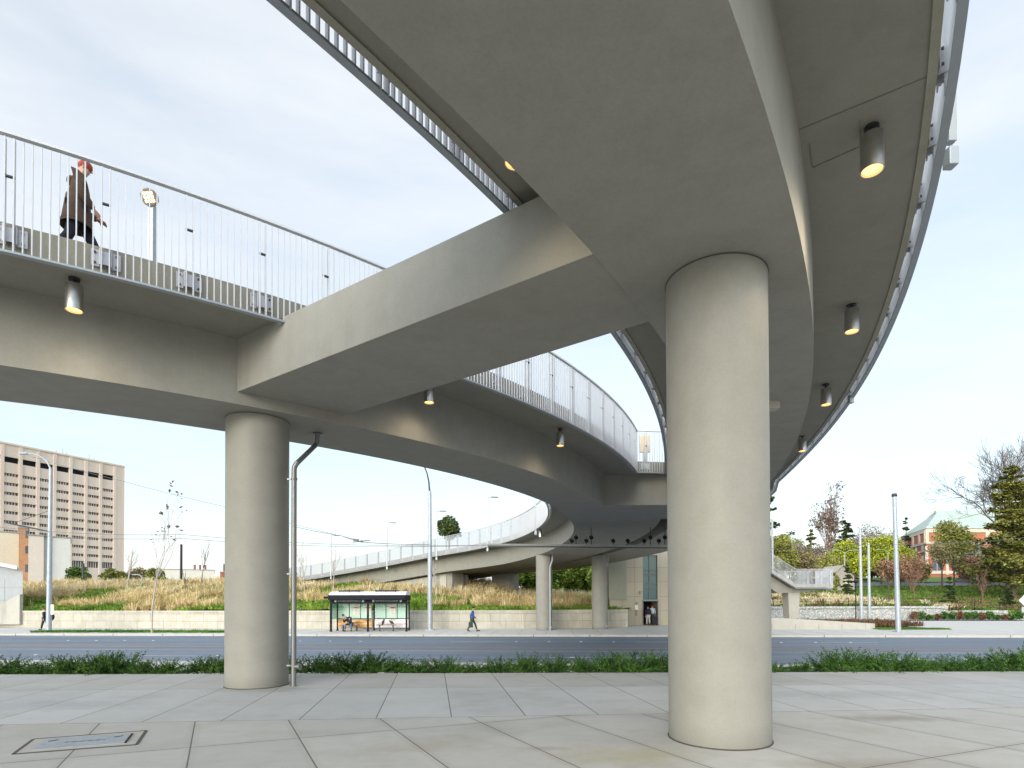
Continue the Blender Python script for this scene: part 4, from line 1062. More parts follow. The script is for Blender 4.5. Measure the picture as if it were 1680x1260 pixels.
def M_glass():
    m, g = newmat('tinted shelter glass'); g.b.inputs['Base Color'].default_value = (.42, .66, .56, 1); g.b.inputs['Roughness'].default_value = .15
    tcn = g.n('ShaderNodeTexCoord'); f = g.noise(tcn.outputs['Object'], 7, 4, .7); P = tcn.outputs['Object']
    sp = g.n('ShaderNodeSeparateXYZ'); g.l(P, sp.inputs[0])
    top = g.m('GREATER_THAN', sp.outputs['Z'], 1.72)
    leaf = g.m('MULTIPLY', top, g.m('GREATER_THAN', g.noise(P, 16, 3, .6), .52))
    col = g.mix(leaf, (.62, .84, .74), (.08, .38, .20)); g.l(col, g.b.inputs['Base Color'])
    tr = g.n('ShaderNodeBsdfTransparent'); tr.inputs[0].default_value = (.85, .95, .90, 1); mx = g.n('ShaderNodeMixShader')
    g.l(g.m('ADD', .62, g.m('MULTIPLY', leaf, .3)), mx.inputs[0]); g.l(tr.outputs[0], mx.inputs[1]); g.l(g.b.outputs[0], mx.inputs[2]); g.l(mx.outputs[0], g.o.inputs[0]); return m
GLS = M_glass()
for s in (-1, 1):
    c = s*hw/2; pw = (hw-.22)/3
    for k in (-1, 0, 1):
        MB().box((c+k*pw, DP, 1.50), (pw-.05, .012, 1.16)).build('glass_pane', GLS, t)
    mb = MB()
    for k in (-.5, .5): mb.box((c+k*pw, DP, 1.5), (.045, .05, 1.16))
    mb.box((c, DP, .90), (hw-.16, .05, .055)); mb.box((c, DP, 2.10), (hw-.16, .05, .055)); mb.box((c, DP, .2), (hw-.16, .05, .04)); mb.build('glazing_bars', BLACKP, t)
def M_mural(name, stops, sc, zscale=1):
    m, g = newmat(name); tcn = g.n('ShaderNodeTexCoord'); mpn = g.n('ShaderNodeMapping'); mpn.inputs['Scale'].default_value = (.5, 1, 2.4*zscale); g.l(tcn.outputs['Object'], mpn.inputs['Vector'])
    g.l(g.ramp(g.noise(mpn.outputs[0], sc, 3, .5), stops), g.b.inputs['Base Color']); g.b.inputs['Roughness'].default_value = .4; return m
MB().box((-hw/2, DP-.01, .55), (hw-.2, .02, .62)).build('mural_panel', M_mural('ochre mural', [(.35, (.30, .12, .03)), (.48, (.55, .28, .07)), (.60, (.65, .42, .16)), (.7, (.72, .66, .55))], 2.1), t)
MB().box((hw/2, DP-.01, .52), (hw-.2, .02, .68)).build('mural_panel', M_mural('pale pink mural', [(.38, (.55, .42, .40)), (.5, (.70, .66, .64)), (.65, (.76, .74, .72))], 2.6), t)
mb = MB().box((-hw+.03, DP*.5, 1.5), (.012, DP-.2, 1.2)); mb.build('side_pane', GLS, t)
POST = M_plain('paper poster', (.72, .70, .64), .7, 0, .05); REDP = M_plain('red print', (.62, .07, .06), .7, 0, .1)
for x, z, lab in ((-1.28, 1.5, 'white poster with a red heading in the middle left pane of the shelter'), (-.38, 1.5, 'white poster with a red heading beside the centre post of the shelter'), (1.46, 1.5, 'white poster with a red heading in the right half of the shelter')):
    p = thing('poster', lab, 'poster', (scx+x, SY+DP-.035, SZ+z))
    MB().box((0, 0, 0), (.40, .012, .62)).build('sheet', POST, p)
    mb = MB(); mb.box((0, -.008, .225), (.36, .006, .10)); mb.box((0, -.008, -.24), (.26, .005, .035)); mb.build('red_print', REDP, p)
    mb = MB()
    for q in range(6): mb.box((-.0, -.008, .10-q*.045), (.28-.05*(q % 3), .005, .012))
    mb.build('fine_print', M_plain('grey print', (.35, .34, .33), .7), p)
BENCHM = M_plain('bench slat metal', (.10, .095, .11), .5, .3, .1)
for x, lab in ((-hw*.56, 'dark bench in the left half of the shelter, with a man sitting on it'), (hw*.42, 'empty dark bench in the right half of the shelter, two birds on it')):
    b = thing('bench', lab, 'bench', (scx+x, SY+.55, SZ)); w = 1.38
    mb = MB()
    for k in range(4): mb.box((0, -.165+k*.11, .455), (w, .085, .04))
    mb.build('seat', BENCHM, b)
    for q in (-.5, .5): MB().box((q, 0, .215), (.06, .30, .43)).box((q, 0, .01), (.09, .34, .02)).build('leg', BENCHM, b)
BIRD = M_plain('dark feathers', (.035, .032, .04), .6, 0, .2, 20)
for x, lean, lab in ((-.22, .95, 'upright dark bird on the right shelter bench'), (.42, -.75, 'dark bird leaning over on the right shelter bench')):
    b = thing('bird', lab, 'bird', (scx+hw*.42+x, SY+.45, SZ+.475)); s = 1 if lean > 0 else -1; mb = MB()
    a = Vector((-.17*abs(s), 0, .08)); d = Vector((.30, 0, .80)) if s > 0 else Vector((-.55, 0, .42)); o = Vector((0, 0, .17))
    mb.tube([o-d*.30, o-d*.18, o-d*.05, o+d*.08, o+d*.18, o+d*.22, o+d*.29, o+d*.33], [.025, .055, .10, .10, .07, .058, .055, .02], 10)
    h_ = o+d*.28; mb.tube([h_, h_+Vector((.09*(1 if s > 0 else -1), 0, .0))], [.026, .006], 6); mb.build('bird_body', BIRD, b, True)
    for q in (-.03, .03): MB().tube([(0, q, .12), (.01, q, .0)], .009, 5).build('leg', BIRD, b)
# seated man, leaning to his right on his hand
J = dict(pel=(0, 0, .55), che=(.20, -.14, .90), neck=(.30, -.33, 1.06), head=(.36, -.43, 1.16), face=(.9, -.1, -.25),
         shL=(.16, .04, 1.01), shR=(.30, -.27, .88), elL=(.30, .10, .72), elR=(.46, -.36, .66), wrL=(.44, -.06, .66), wrR=(.50, -.40, .93),
         hiL=(.02, .11, .53), hiR=(.02, -.11, .53), knL=(.46, .16, .52), knR=(.44, -.26, .52), anL=(.44, .17, .10), anR=(.46, -.29, .10), toeL=(.62, .19, .04), toeR=(.64, -.31, .04))
sm = pty(575.5, 1000, SY+.50)
person('man in dark jacket and jeans slumped on the shelter bench, head on hand', (sm.x, SY+.50, SZ), -math.pi/2, J, DARKC, JEAN, SHOE, HAIRB)

# ================================================================== STREET FURNITURE
def pole(name, label, base, top, r0, r1, mat=GALV, cat='pole', cap=None, group=None):
    t = thing(name, label, cat, tuple(base), 0, group); d = Vector(top)-Vector(base); n = d.normalized()
    MB().tube([(0, 0, 0), d*.33, d*.66, d], [r0, r0+(r1-r0)*.33, r0+(r1-r0)*.66, r1], 14).build('shaft', mat, t, True)
    for k in (.30, .56, .83): MB().tube([d*k, d*k+n*.05], [(r0+(r1-r0)*k)*1.08]*2, 14).build('collar', mat, t)
    MB().box((0, 0, .03), (r0*3.2, r0*3.2, .06)).build('base_plate', mat, t)
    if cap: MB().tube([d, d+n*.06, d+n*.22], [r1*1.1, r1*1.5, r1*1.1], 12).build('cap', cap, t, True)
    return t, d
def onto(px, py, z): p = ptz(px, py, z); return p
b = onto(80, 1036, -.5); tp = pty(83.4, 768, b.y)
t, d = pole('street_lamp', 'tall pale street lamp at far left, curved arm, a person half behind its foot', b, tp, .19, .12, cat='street lamp')
a = [pty(x, y, b.y)-b for x, y in ((83.2, 769), (77, 757), (68, 750), (55, 745), (44, 743))]
MB().tube(a, [.07, .06, .055, .05, .045], 8).build('arm', GALV, t, True)
q = pty(41, 743.5, b.y)-b; MB().tube([q+Vector((.25, 0, .02)), q+Vector((.1, 0, 0)), q+Vector((-.3, 0, -.02)), q+Vector((-.5, 0, -.02))], [.05, .11, .12, .04], 8).build('lamp_head', GALV, t, True)
aa, bb2 = pty(80, 872, b.y)-b, pty(8, 857, b.y-3)-b
MB().tube([aa, bb2], .05, 6).build('wire_bracket', WIRE, t); MB().tube([pty(80, 838, b.y)-b, aa.lerp(bb2, .85)], .02, 5).build('stay', WIRE, t)
sg = MB().box(pty(85.5, 1000, b.y-.2)-b, (.22, .01, .75)); sg.build('notice', POST, t)
b = onto(705.5, 1034, -.5); tp = pty(705, 806, b.y)
t, d = pole('street_lamp', 'tall pale street lamp between shelter and man in blue, arm vanishing behind the bridge', b, tp, .20, .13, cat='street lamp')
a = [pty(x, y, b.y)-b for x, y in ((705, 808), (703.5, 790), (700.5, 776), (694, 760), (682, 748), (668, 743))]
MB().tube(a, [.075, .06, .05, .05, .045, .04], 8).build('arm', DARKMETAL, t, True)
MB().tube([a[-1]+Vector((.1, 0, 0)), a[-1]+Vector((-.1, 0, 0)), a[-1]+Vector((-.6, 0, -.02))], [.05, .12, .05], 8).build('lamp_head', GALV, t, True)
b = onto(1474, 1037, -.5); pole('tram_wire_pole', 'bare leaning pole with a dark cap standing at the corner grass, nearest on the right', b, pty(1467.3, 815, b.y), .17, .125, cap=DARKMETAL)
b = pty(1413.5, 1018, 60); b.z = -.5; pole('tram_wire_pole', 'slim pale pole, taller of the two far ones at right', b, pty(1410.8, 866, 60), .16, .12, GALV_L)
b = pty(1426.5, 1018, 61); b.z = -.5; pole('tram_wire_pole', 'slim pale pole, shorter of the two far ones at right', b, pty(1425, 891, 61), .16, .12, GALV_L)
b = pty(1404, 1017, 58); b.z = -.5; t, d = pole('path_lamp', 'thin black path lamp with a hooded head beside the far pale poles', b, pty(1404, 957, 58), .05, .04, BLACKP, 'lamp')
MB().tube([d, d+Vector((0, 0, .1)), d+Vector((0, 0, .25)), d+Vector((0, 0, .32))], [.10, .24, .22, .05], 12).build('lamp_head', BLACKP, t, True)
for px, top, Y, lab in ((1386, 906, 118, 'far street lamp with a double arm above the small house'), (1616, 892, 150, 'far street lamp in front of the dark evergreen'), (1457, 905, 125, 'thin far lamp post beside the yellow green trees')):
    X = pty(px, 985, Y).x; z0 = terrain_z(X, Y); tp = pty(px, top, Y)
    t, d = pole('street_lamp', lab, (X, Y, z0-.2), tp, .10, .07, GALV_L, 'street lamp')
    for s in ((-1, 1) if 'double' in lab else (-1,)):
        MB().tube([d-Vector((0, 0, .1)), d+Vector((s*.8, 0, .35)), d+Vector((s*2.0, 0, .45))], .05, 6).build('arm', GALV_L, t); MB().box(d+Vector((s*2.3, 0, .45)), (.8, .25, .12)).build('lamp_head', GALV_L, t)
# dark stack pole and low lamp beyond the mound
X = pty(297, 985, 74).x; t = thing('dark_pole', 'dark tapered post standing beyond the grass left of the column', 'pole', (X, 74, 2.6)); MB().tube([(0, 0, -1), (0, 0, pty(297, 893, 74).z-2.6)], [.17, .14], 10).build('shaft', M_plain('rust dark steel', (.035, .022, .024), .6, .3, .2), t, True)
X = pty(136, 985, 72).x; t = thing('dark_pole', 'short dark post in front of the round green bush', 'pole', (X, 72, 2.6)); MB().tube([(0, 0, -1), (0, 0, pty(136, 924, 72).z-2.6)], .14, 8).build('shaft', DARKMETAL, t, True)
X = pty(232, 985, 66).x; t = thing('path_lamp', 'small white hooked lamp in the straw grass', 'lamp', (X, 66, 3.2)); zt = pty(232, 943, 66).z-3.2
MB().tube([(0, 0, -.5), (0, 0, zt-.3), (-.15, 0, zt-.05), (-.5, 0, zt), (-1.1, 0, zt)], .06, 8).build('post', GALV_L, t, True)
# overhead wires and the dark wire trough under the bridge
def wire(label, pts, r=.013, sag=.25):
    pts = [Vector(p) for p in pts]; out_ = []
    for a, b in zip(pts[:-1], pts[1:]):
        for k in range(8): u = k/8; p = a.lerp(b, u); p.z -= sag*4*u*(1-u); out_.append(p)
    out_.append(pts[-1]); o = out_[0].copy(); w = MB().tube([p-o for p in out_], r, 5).build('overhead_wire', WIRE, None); w.location = o; tag(w, label, 'wire', 'overhead wires along the street')
    return w
YT = 30.5
tA, tB = pty(800, 894, YT), pty(1240, 898, YT-.4)
wire('upper of the two trolley wires running in from the left edge to the bridge', [pty(-60, 858, 34), pty(300, 877, 32.5), tA+Vector((0, .12, 0))])
wire('lower of the two trolley wires running in from the left edge to the bridge', [pty(-60, 866, 33.4), pty(300, 883.5, 32), tA+Vector((0, -.12, -.02))])
wire('thin slanting wire crossing the white sky left of the column', [pty(30, 742, 46), pty(200, 789, 44), pty(420, 842, 42), pty(600, 888, 38)], .015, .1)
wire('short feeder wire with clamps left of the street lamp above the shelter', [pty(480, 863, 40), pty(560, 879, 36), pty(600, 890, 32.5), pty(705, 893, 42.5)], .02, .05)
wire('wire leaving the bridge toward the right past the three pale poles', [tB, pty(1420, 893, 34), pty(1700, 880, 40)], .012, .2)
m = thing('wire_clamp', 'dark crossing clamps on the wires above the shelter', 'clamp', tuple(pty(587, 886.5, 33)))
MB().bar((-.55, 0, .12), (.3, 0, -.12), .05).bar((-.3, 0, -.1), (.7, 0, 0.0), .05).box((-.1, 0, .02), (.3, .08, .10)).build('clamp_body', DARKMETAL, m)
t = thing('wire_trough', 'long dark wire trough hung with insulators beneath the bridge over the street', 'wire trough', tuple(tA))
MB().bar((0, 0, 0), tB-tA, .5, .10).build('trough', M_plain('trough metal', (.20, .20, .20), .45, .4, .1), t); MB().bar((0, -.27, -.10), tB-tA+Vector((0, -.27, -.10)), .05, .06).build('contact_rail', DARKMETAL, t)
for px, big in ((938, 0), (945, 1), (962, 0), (970, 1), (1006, 0), (1030, 0), (1057, 0), (1067, 1), (1081, 0), (1091, 1)):
    p = pty(px, 894.5, YT-.2)-tA; h = .34 if big else .16
    hg = MB().tube([p+Vector((0, 0, .03)), p+Vector((0, 0, h))], .03, 6).build('hanger', DARKMETAL, t)
    MB().tube([p+Vector((-.05, 0, h-.02)), p+Vector((0, 0, h+.04)), p+Vector((.0, 0, h+.12)), p+Vector((.02, 0, h+.18))], [.05, .12, .12, .04], 8).build('insulator', BLACKP, hg, True)
    if big: MB().tube([p+Vector((0, 0, h+.1)), p+Vector((0, 0, 1.0))], .02, 5).build('rod', DARKMETAL, hg)
# the person half hidden behind the far left street lamp
b = pty(76, 1035, 44.6); b.z = -.5
J = walk_pose(.22, 1.0, .15)
t = person('person in dark clothes half hidden behind the foot of the far left street lamp', (b.x-.10, b.y, -.5), math.pi, J, DARKC, NAVY, SHOE, HAIRB, hat=CLOTH('red brown hat', (.16, .05, .04)))
tb = thing('backpack', 'black round backpack showing to the right of the far left street lamp', 'backpack', (b.x+.36, b.y-.05, .55))
MB().ball((0, 0, 0), .30, .20, .32, 14, 8).build('pack_body', DARKC, tb, True); MB().tube([(-.2, -.1, .25), (-.36, -.12, .15), (-.34, -.12, -.2), (-.2, -.1, -.25)], .025, 6).build('strap', BLACKP, tb)

# ================================================================== LIFT TOWER
LY = 50.2
def LX(px): return pty(px, 985, LY).x
def M_panels():
    m, g = newmat('lift tower panels'); tcn = g.n('ShaderNodeTexCoord'); P = tcn.outputs['Object']
    sp = g.n('ShaderNodeSeparateXYZ'); g.l(P, sp.inputs[0]); cb = g.n('ShaderNodeCombineXYZ'); g.l(sp.outputs['X'], cb.inputs['X']); g.l(sp.outputs['Z'], cb.inputs['Y'])
    b = g.n('ShaderNodeTexBrick'); b.offset = 0; b.inputs['Scale'].default_value = 1; b.inputs['Brick Width'].default_value = 1.12; b.inputs['Row Height'].default_value = 1.28; b.inputs['Mortar Size'].default_value = .012
    b.inputs['Color1'].default_value = (.43, .37, .27, 1); b.inputs['Color2'].default_value = (.47, .40, .30, 1); b.inputs['Mortar'].default_value = (.16, .13, .09, 1); g.l(cb.outputs[0], b.inputs['Vector'])
    g.l(b.outputs['Color'], g.b.inputs['Base Color']); g.b.inputs['Roughness'].default_value = .45; return m
t = thing('lift_tower', 'beige panelled lift tower with a green glazed strip and an open dark doorway', 'building', (LX(1000), LY, -.5))
o = t.location; gx0, gx1 = LX(1055)-o.x, LX(1079)-o.x; W_ = LX(1245)-o.x; PAN = M_panels()
zg0, zg1 = pty(1067, 985, LY).z+.5, pty(1067, 911, LY).z+.5; TH = 6.6
mb = MB(); mb.box((gx0/2, 2, TH/2), (gx0, 4, TH)); mb.box(((gx1+W_)/2, 2, TH/2), (W_-gx1, 4, TH)); mb.box(((gx0+gx1)/2, 2.0, (zg1+TH)/2), (gx1-gx0, 3.98, TH-zg1)); mb.box(((gx0+gx1)/2, 3.2, zg1/2), (gx1-gx0-.002, 1.4, zg1)); mb.build('wall', PAN, t)
gm, gg = newmat('lift glass'); gg.b.inputs['Base Color'].default_value = (.025, .10, .095, 1); gg.b.inputs['Roughness'].default_value = .12; gg.b.inputs['Specular IOR Level'].default_value = .6
w = MB().box(((gx0+gx1)/2, .25, (zg0+zg1)/2), (gx1-gx0-.01, .06, zg1-zg0-.01)).build('glazed_strip', gm, t)
mb = MB()
for k in (0.0, .28, .38, .58, .68, 1.0): mb.box(((gx0+gx1)/2, .16, zg0+(zg1-zg0)*k), (gx1-gx0-.02, .08, .09))
mb.box(((gx0+gx1)/2-.05, .17, (zg0+zg1)/2), (.06, .06, zg1-zg0)); mb.build('mullion', M_plain('green grey frame', (.10, .15, .15), .4, .3, .1), w)
MB().box(((gx0+gx1)/2, -.03, zg0), (gx1-gx0+.14, .12, .13)).box((gx0-.03, -.02, zg0/2), (.07, .10, zg0)).box((gx1+.03, -.02, zg0/2), (.07, .10, zg0)).build('door_frame', STEEL, t)
MB().box(((gx0+gx1)/2, 2.3, zg0/2), (gx1-gx0-.02, .05, zg0-.04)).build('lift_car_back', BLACKP, t)
dr = MB().box((LX(1010)-o.x, -.012, 1.12), (.98, .03, 2.2)).build('service_door', M_plain('beige door paint', (.44, .38, .285), .5, 0, .05), t); MB().box((LX(1016)-o.x, -.04, 1.0), (.05, .05, .14)).build('handle', STEEL, dr)
for px, py, dx, dz in ((1044, 990, .18, .22), (1044, 996.5, .28, .42)):
    p = pty(px, py, LY); MB().box((p.x-o.x, -.04, p.z+.5), (dx, .06, dz)).build('sign_plate', POST if dz > .3 else STEEL, t)
p = pty(1044, 1004, LY); MB().box((p.x-o.x, -.03, p.z+.5), (.16, .05, .7)).build('call_panel', M_plain('call panel', (.24, .20, .17), .4, .4), t)
p = pty(1050, 972, LY); mb = MB(); mb.ball((p.x-o.x, -.22, p.z+.5), .13); mb.bar((p.x-o.x, 0, p.z+.62), (p.x-o.x, -.22, p.z+.62), .06); mb.build('dome_camera', GALV_L, t, True)
MB().box((LX(1003)-o.x+.55, -.06, 4.2), (1.2*1.3, .10, 3.9)).build('green_panel', M_plain('grey green panel', (.30, .30, .22), .45, 0, .06), t)
# people going into the lift
J = walk_pose(.12, .97, .1)
p = LX(1061); person('person with a dark backpack and pale trousers entering the lift', (p, LY-.5, -.5), math.pi/2, J, DARKC, LIGHTT, SHOE, HAIRB)
tb = thing('backpack', 'dark blue backpack worn by the person entering the lift', 'backpack', (p-.02, LY-.74, .72)); MB().box((0, 0, 0), (.34, .20, .50)).box((0, -.11, -.08), (.24, .08, .24)).build('pack_body', NAVY, tb, bevel=.05); MB().tube([(-.06, .02, .24), (0, .02, .30), (.06, .02, .24)], .012, 5).build('handle', BLACKP, tb)
p = LX(1069); person('taller person in a pale shirt with a suitcase at the lift door', (p, LY-.3, -.5), math.pi/2, walk_pose(.10, 1.03, .1), WHITEC, DARKC, SHOE, HAIRB)
tb = thing('suitcase', 'black wheeled suitcase standing at the lift door', 'suitcase', (LX(1070.5), LY-.72, -.5)); MB().box((0, 0, .42), (.50, .28, .68)).build('case_body', DARKC, tb, bevel=.04)
MB().tube([(-.12, .1, .75), (-.12, .1, 1.08), (.12, .1, 1.08), (.12, .1, .75)], .014, 6).build('handle', STEEL, tb)
for q in (-.18, .18): MB().tube([(q-.02, 0, .05), (q+.02, 0, .05)], .05, 10).build('wheel', BLACKP, tb)

# ================================================================== STAIR AND LANDING ON THE RIGHT
SYY = 48.0
xa, xb, xc = pty(1215, 985, SYY).x, pty(1306, 985, SYY).x, pty(1364, 985, SYY).x
zl = pty(1330, 966, SYY).z+.12; zs_ = zl+(xb-xa)*.62
t = thing('stair_landing', 'concrete stair dropping from the bridge to a railed landing on a flared pier', 'stair', (xb, SYY, zl))
def S_(x, z): return (x-xb, z-zl)
prof = [S_(xa, zs_), S_(xb, zl), S_(xc, zl), S_(xc, zl+.28), S_(xb+.05, zl+.28), S_(xa, zs_+.28)]
def slab(prof, y0, y1):
    n = len(prof); vs = [(x, y0, z) for x, z in prof]+[(x, y1, z) for x, z in prof]
    from mathutils.geometry import tessellate_polygon
    tr = [list(q) for q in tessellate_polygon([[Vector((x, z, 0)) for x, z in prof]])]
    return vs, tr+[[i+n for i in q][::-1] for q in tr]+[[i, (i+1) % n, (i+1) % n+n, i+n] for i in range(n)]
MB().add(*slab(prof, 0, 2.8)).build('stair_slab', CONC_PALE, t)
gp_ = [S_(xa, zs_-.75), S_(xb-1.2, zl-.45), S_(xb+.6, zl-.45), S_(xb+3.0, zl-.15), S_(xb+3, zl+.02), S_(xb-.2, zl+.02), S_(xa, zs_+.02)]
MB().add(*slab(gp_, .8, 2.0)).build('stair_girder', CONC, t)
px0, px1 = pty(1293, 985, SYY+1).x-xb, pty(1309, 985, SYY+1).x-xb
MB().add([(px0-.05, .85, -.45), (px1+.10, .85, -.45), (px1+.1, 1.95, -.45), (px0-.05, 1.95, -.45), (px0+.05, .85, -4), (px1-.12, .85, -4), (px1-.12, 1.95, -4), (px0+.05, 1.95, -4)], [[0, 1, 2, 3], [7, 6, 5, 4], [0, 4, 5, 1], [1, 5, 6, 2], [2, 6, 7, 3], [3, 7, 4, 0]]).build('pier', CONC_PALE, t)
MB().box((px0-1.6, 4.6, -2.1), (1.9, 1.2, 4.4)).build('pier', CONC, t)
mb = MB()
for k in range(11):
    x = xb-.3-k*.30; z = zl+.28+(xb-.3-x+.2)*.62; mb.box((x-xb, 1.4, z-zl), (.30, 2.6, .16))
mb.build('steps', CONC_PALE, t)
railing('stair_railing', 'pale railing down the stair and along the front of the landing', [(xa, SYY, zs_), (xb-.05, SYY, zl), (xb, SYY, zl), (xc-.1, SYY, zl)], bay=14, plates=False, toph=1.55)
railing('stair_railing', 'pale railing across the right end of the landing', [(xc, SYY, zl), (xc, SYY+2.7, zl)], bay=14, plates=False, toph=1.55)
railing('stair_railing', 'pale railing on the rear side of the stair and landing', [(xc-.1, SYY+2.8, zl), (xb, SYY+2.8, zl), (xb-.05, SYY+2.8, zl), (xa, SYY+2.8, zs_)], bay=20, plates=False, toph=1.55)
b = pty(1267.5, 930, SYY-.3); deck_lamp('white lamp post standing at the stair railing right beside the near column', (b.x, b.y, b.z+.2), pty(1267.5, 852, SYY).z-b.z-.2, (-1, .2), group=None)
# low tapering wall, island and gabion
xa, xb = pty(1240, 985, 42.6).x, pty(1435, 985, 42.6).x
t = thing('ramp_wall', 'low tapering concrete wall with upright joints beside the corner grass', 'wall', (xa, 42.6, -.5)); ln = xb-xa
h0, h1 = pty(1262, 1014, 42.6).z+.5, pty(1435, 1023, 42.6).z+.5
MB().add([(0, 0, -.05), (ln, 0, -.05), (ln, .35, -.05), (0, .35, -.05), (0, 0, h0), (ln*.22, 0, h0), (ln, 0, h1), (ln, .35, h1), (ln*.22, .35, h0), (0, .35, h0)], [[0, 1, 6, 5, 4], [2, 3, 9, 8, 7], [1, 2, 7, 6], [4, 5, 8, 9], [5, 6, 7, 8], [3, 0, 4, 9]]).build('wall_face', CONC_PALE, t)
mb = MB()
for k in np.arange(1.2, ln, 1.75): mb.box((k, -.004, h1/2), (.02, .012, h1))
mb.build('wall_joints', M_plain('dark joint line', (.22, .2, .17), .9), t)  # upright joint lines drawn darker than the wall face
rng = np.random.default_rng(21)
pts = np.array([(x, 43.1+rng.random()*5.5, -.30) for x in np.linspace(xa, xb+4.0, 900)])
o = fast_mesh('russet_groundcover', tufts(rng, pts, 12, .42, .5, .06, .7), 4, M_leaf('russet leaves', (.09, .045, .028), (.22, .13, .07), 1.5)); tag(o, 'russet low planting behind the tapering wall', 'ground cover', kind='stuff')
structure(mesh_obj('corner_bed', [(xa, 43, -.34), (xb, 43, -.45), (xb+4.6, 42.6, -.45), (xb+4.2, 47, -.4), (xb, 49, -.3), (xa, 49, -.3)], [[0, 1, 2, 3, 4, 5]], SOIL))
pts = []
for _ in range(1700):
    u = rng.random(); x = xb-.1+u*5.0; y = 41.6+rng.random()*2.0*(1-u*u*.7); pts.append((x, y, -.5))
o = fast_mesh('corner_grass', tufts(rng, np.array(pts), 12, .13, .3, .03, .7), 4, LAWN); tag(o, 'small green grass corner at the foot of the leaning pole', 'grass', kind='stuff')
def M_gabion():
    m, g = newmat('gabion stones'); tcn = g.n('ShaderNodeTexCoord'); v = g.n('ShaderNodeTexVoronoi'); v.inputs['Scale'].default_value = 6; g.l(tcn.outputs['Object'], v.inputs['Vector'])
    sp = g.n('ShaderNodeSeparateColor'); g.l(v.outputs['Color'], sp.inputs[0]); col = g.ramp(sp.outputs[0], [(0, (.44, .44, .43)), (1, (.60, .60, .58))])
    col = g.mix(1.0, col, g.ramp(v.outputs['Distance'], [(.15, (1.1, 1.1, 1.1)), (.55, (.62, .62, .62))]), 'MULTIPLY'); g.l(col, g.b.inputs['Base Color']); g.b.inputs['Roughness'].default_value = .9; g.bump(v.outputs['Distance'], .8, .06); return m
t = thing('gabion_wall', 'stepped grey gabion wall of caged stones below the green slope', 'wall', (31, 61.2, -.55)); GAB = M_gabion()
for x0, x1, z1 in ((-9, 16, .98), (16.01, 22.5, .50), (22.51, 60, -.02)):
    hh = z1+.55; MB().box(((x0+x1)/2, .4, hh/2), (x1-x0, .9, hh)).build('gabion_run', GAB, t)
t = thing('wire_fence', 'thin black wire fence along the top of the gabion wall', 'fence', (31, 61.9, .7))
for k in range(14):
    x = -8+k*2.75; z = 0 if x < 16 else (-.45 if x < 22.5 else -.95); MB().tube([(x, 0, z-.4), (x, 0, z+1.15)], .035, 6).build('post', BLACKP, t)
mb = MB()
for z in (.2, .5, .8, 1.1): mb.tube([(-8, 0, z), (16, 0, z), (16.3, 0, z-.45), (22.5, 0, z-.45), (23, 0, z-.95), (28, 0, z-.95)], .012, 4, False)
mb.build('wire', BLACKP, t)
# hill road and lawn
def drape(name, x0, x1, ya, yb, mat, dz, nx=26, ny=8):
    vs, fs = [], []
    for j in range(ny+1):
        for i in range(nx+1):
            x = x0+(x1-x0)*i/nx; a, b = ya(x), yb(x); y = a+(b-a)*j/ny; vs.append((x, y, terrain_z(x, y)+dz))
    for j in range(ny):
        for i in range(nx): k = j*(nx+1)+i; fs.append([k, k+1, k+nx+2, k+nx+1])
    return structure(mesh_obj(name, vs, fs, mat, smooth=True))
drape('hill_road', 60, 190, lambda x: 128+.0016*(x-100)**2, lambda x: 140+.0016*(x-100)**2, M_plain('pale asphalt', (.17, .18, .20), .7, 0, .12, .4), .22)
drape('hill_lawn', 96, 190, lambda x: 142+.0016*(x-100)**2, lambda x: 172, LAWN, .20)
rng = np.random.default_rng(33); pts = []
for _ in range(7000):
    x = 29+85*rng.random(); y = 62.6+66*rng.random()**1.3; pts.append((x, y, terrain_z(x, y)))
o = fast_mesh('slope_ground_cover', tufts(rng, np.array(pts), 14, .55, .9, .10, .8), 4, M_leaf('slope shrubs', (.055, .105, .018), (.17, .27, .045), .5)); tag(o, 'mixed green ground cover on the slope above the gabion wall', 'ground cover', kind='stuff')
pts = []
for _ in range(2600):
    x = 30+62*rng.random(); y = 62.6+34*rng.random()**1.2
    if mnoise.noise(Vector((x*.22, y*.4, 2))) > .08: pts.append((x, y, terrain_z(x, y)))
o = fast_mesh('slope_rust_shrubs', tufts(rng, np.array(pts), 16, .75, .8, .09, .8), 4, M_leaf('slope rust leaves', (.12, .07, .035), (.27, .19, .10), .7)); tag(o, 'rust brown low shrubs scattered over the green slope', 'ground cover', kind='stuff')
pts = []
for _ in range(1500):
    x = 26+24*rng.random(); y = 63+22*rng.random(); 
    if mnoise.noise(Vector((x*.16, y*.2, 5))) > -.05: pts.append((x, y, terrain_z(x, y)))
o = fast_mesh('slope_straw', tufts(rng, np.array(pts), 18, .8, .8, .06, .5), 4, STRAW); tag(o, 'straw coloured grass on the slope behind the landing', 'grass', kind='stuff')
rust = M_leaf('rust shrub leaves', (.10, .045, .025), (.20, .11, .05), 1.0); k = 0
for px in np.linspace(1500, 1672, 15):
    Y = 60.3; X = pty(px, 985, Y).x; rr = np.random.default_rng(100+k); hh = .5+.5*rr.random()
    s = thing('small_shrub', 'small dark shrub at the foot of the gabion wall', 'shrub', (X, Y, -.5), 0, 'small shrubs along the gabion wall')
    C = clump_points(rr, [(np.array([0, 0, hh*.55]), .42, .35, hh*.5)], 240); fast_mesh('foliage', leaf_quads(rr, C, .13), 4, rust if k % 3 == 0 else JUN, s); k += 1
t = thing('road_sign', 'white diamond sign back with a small plate, cut off by the right edge', 'sign', tuple(pty(1682, 1032, 46))); t.location.z = -.5
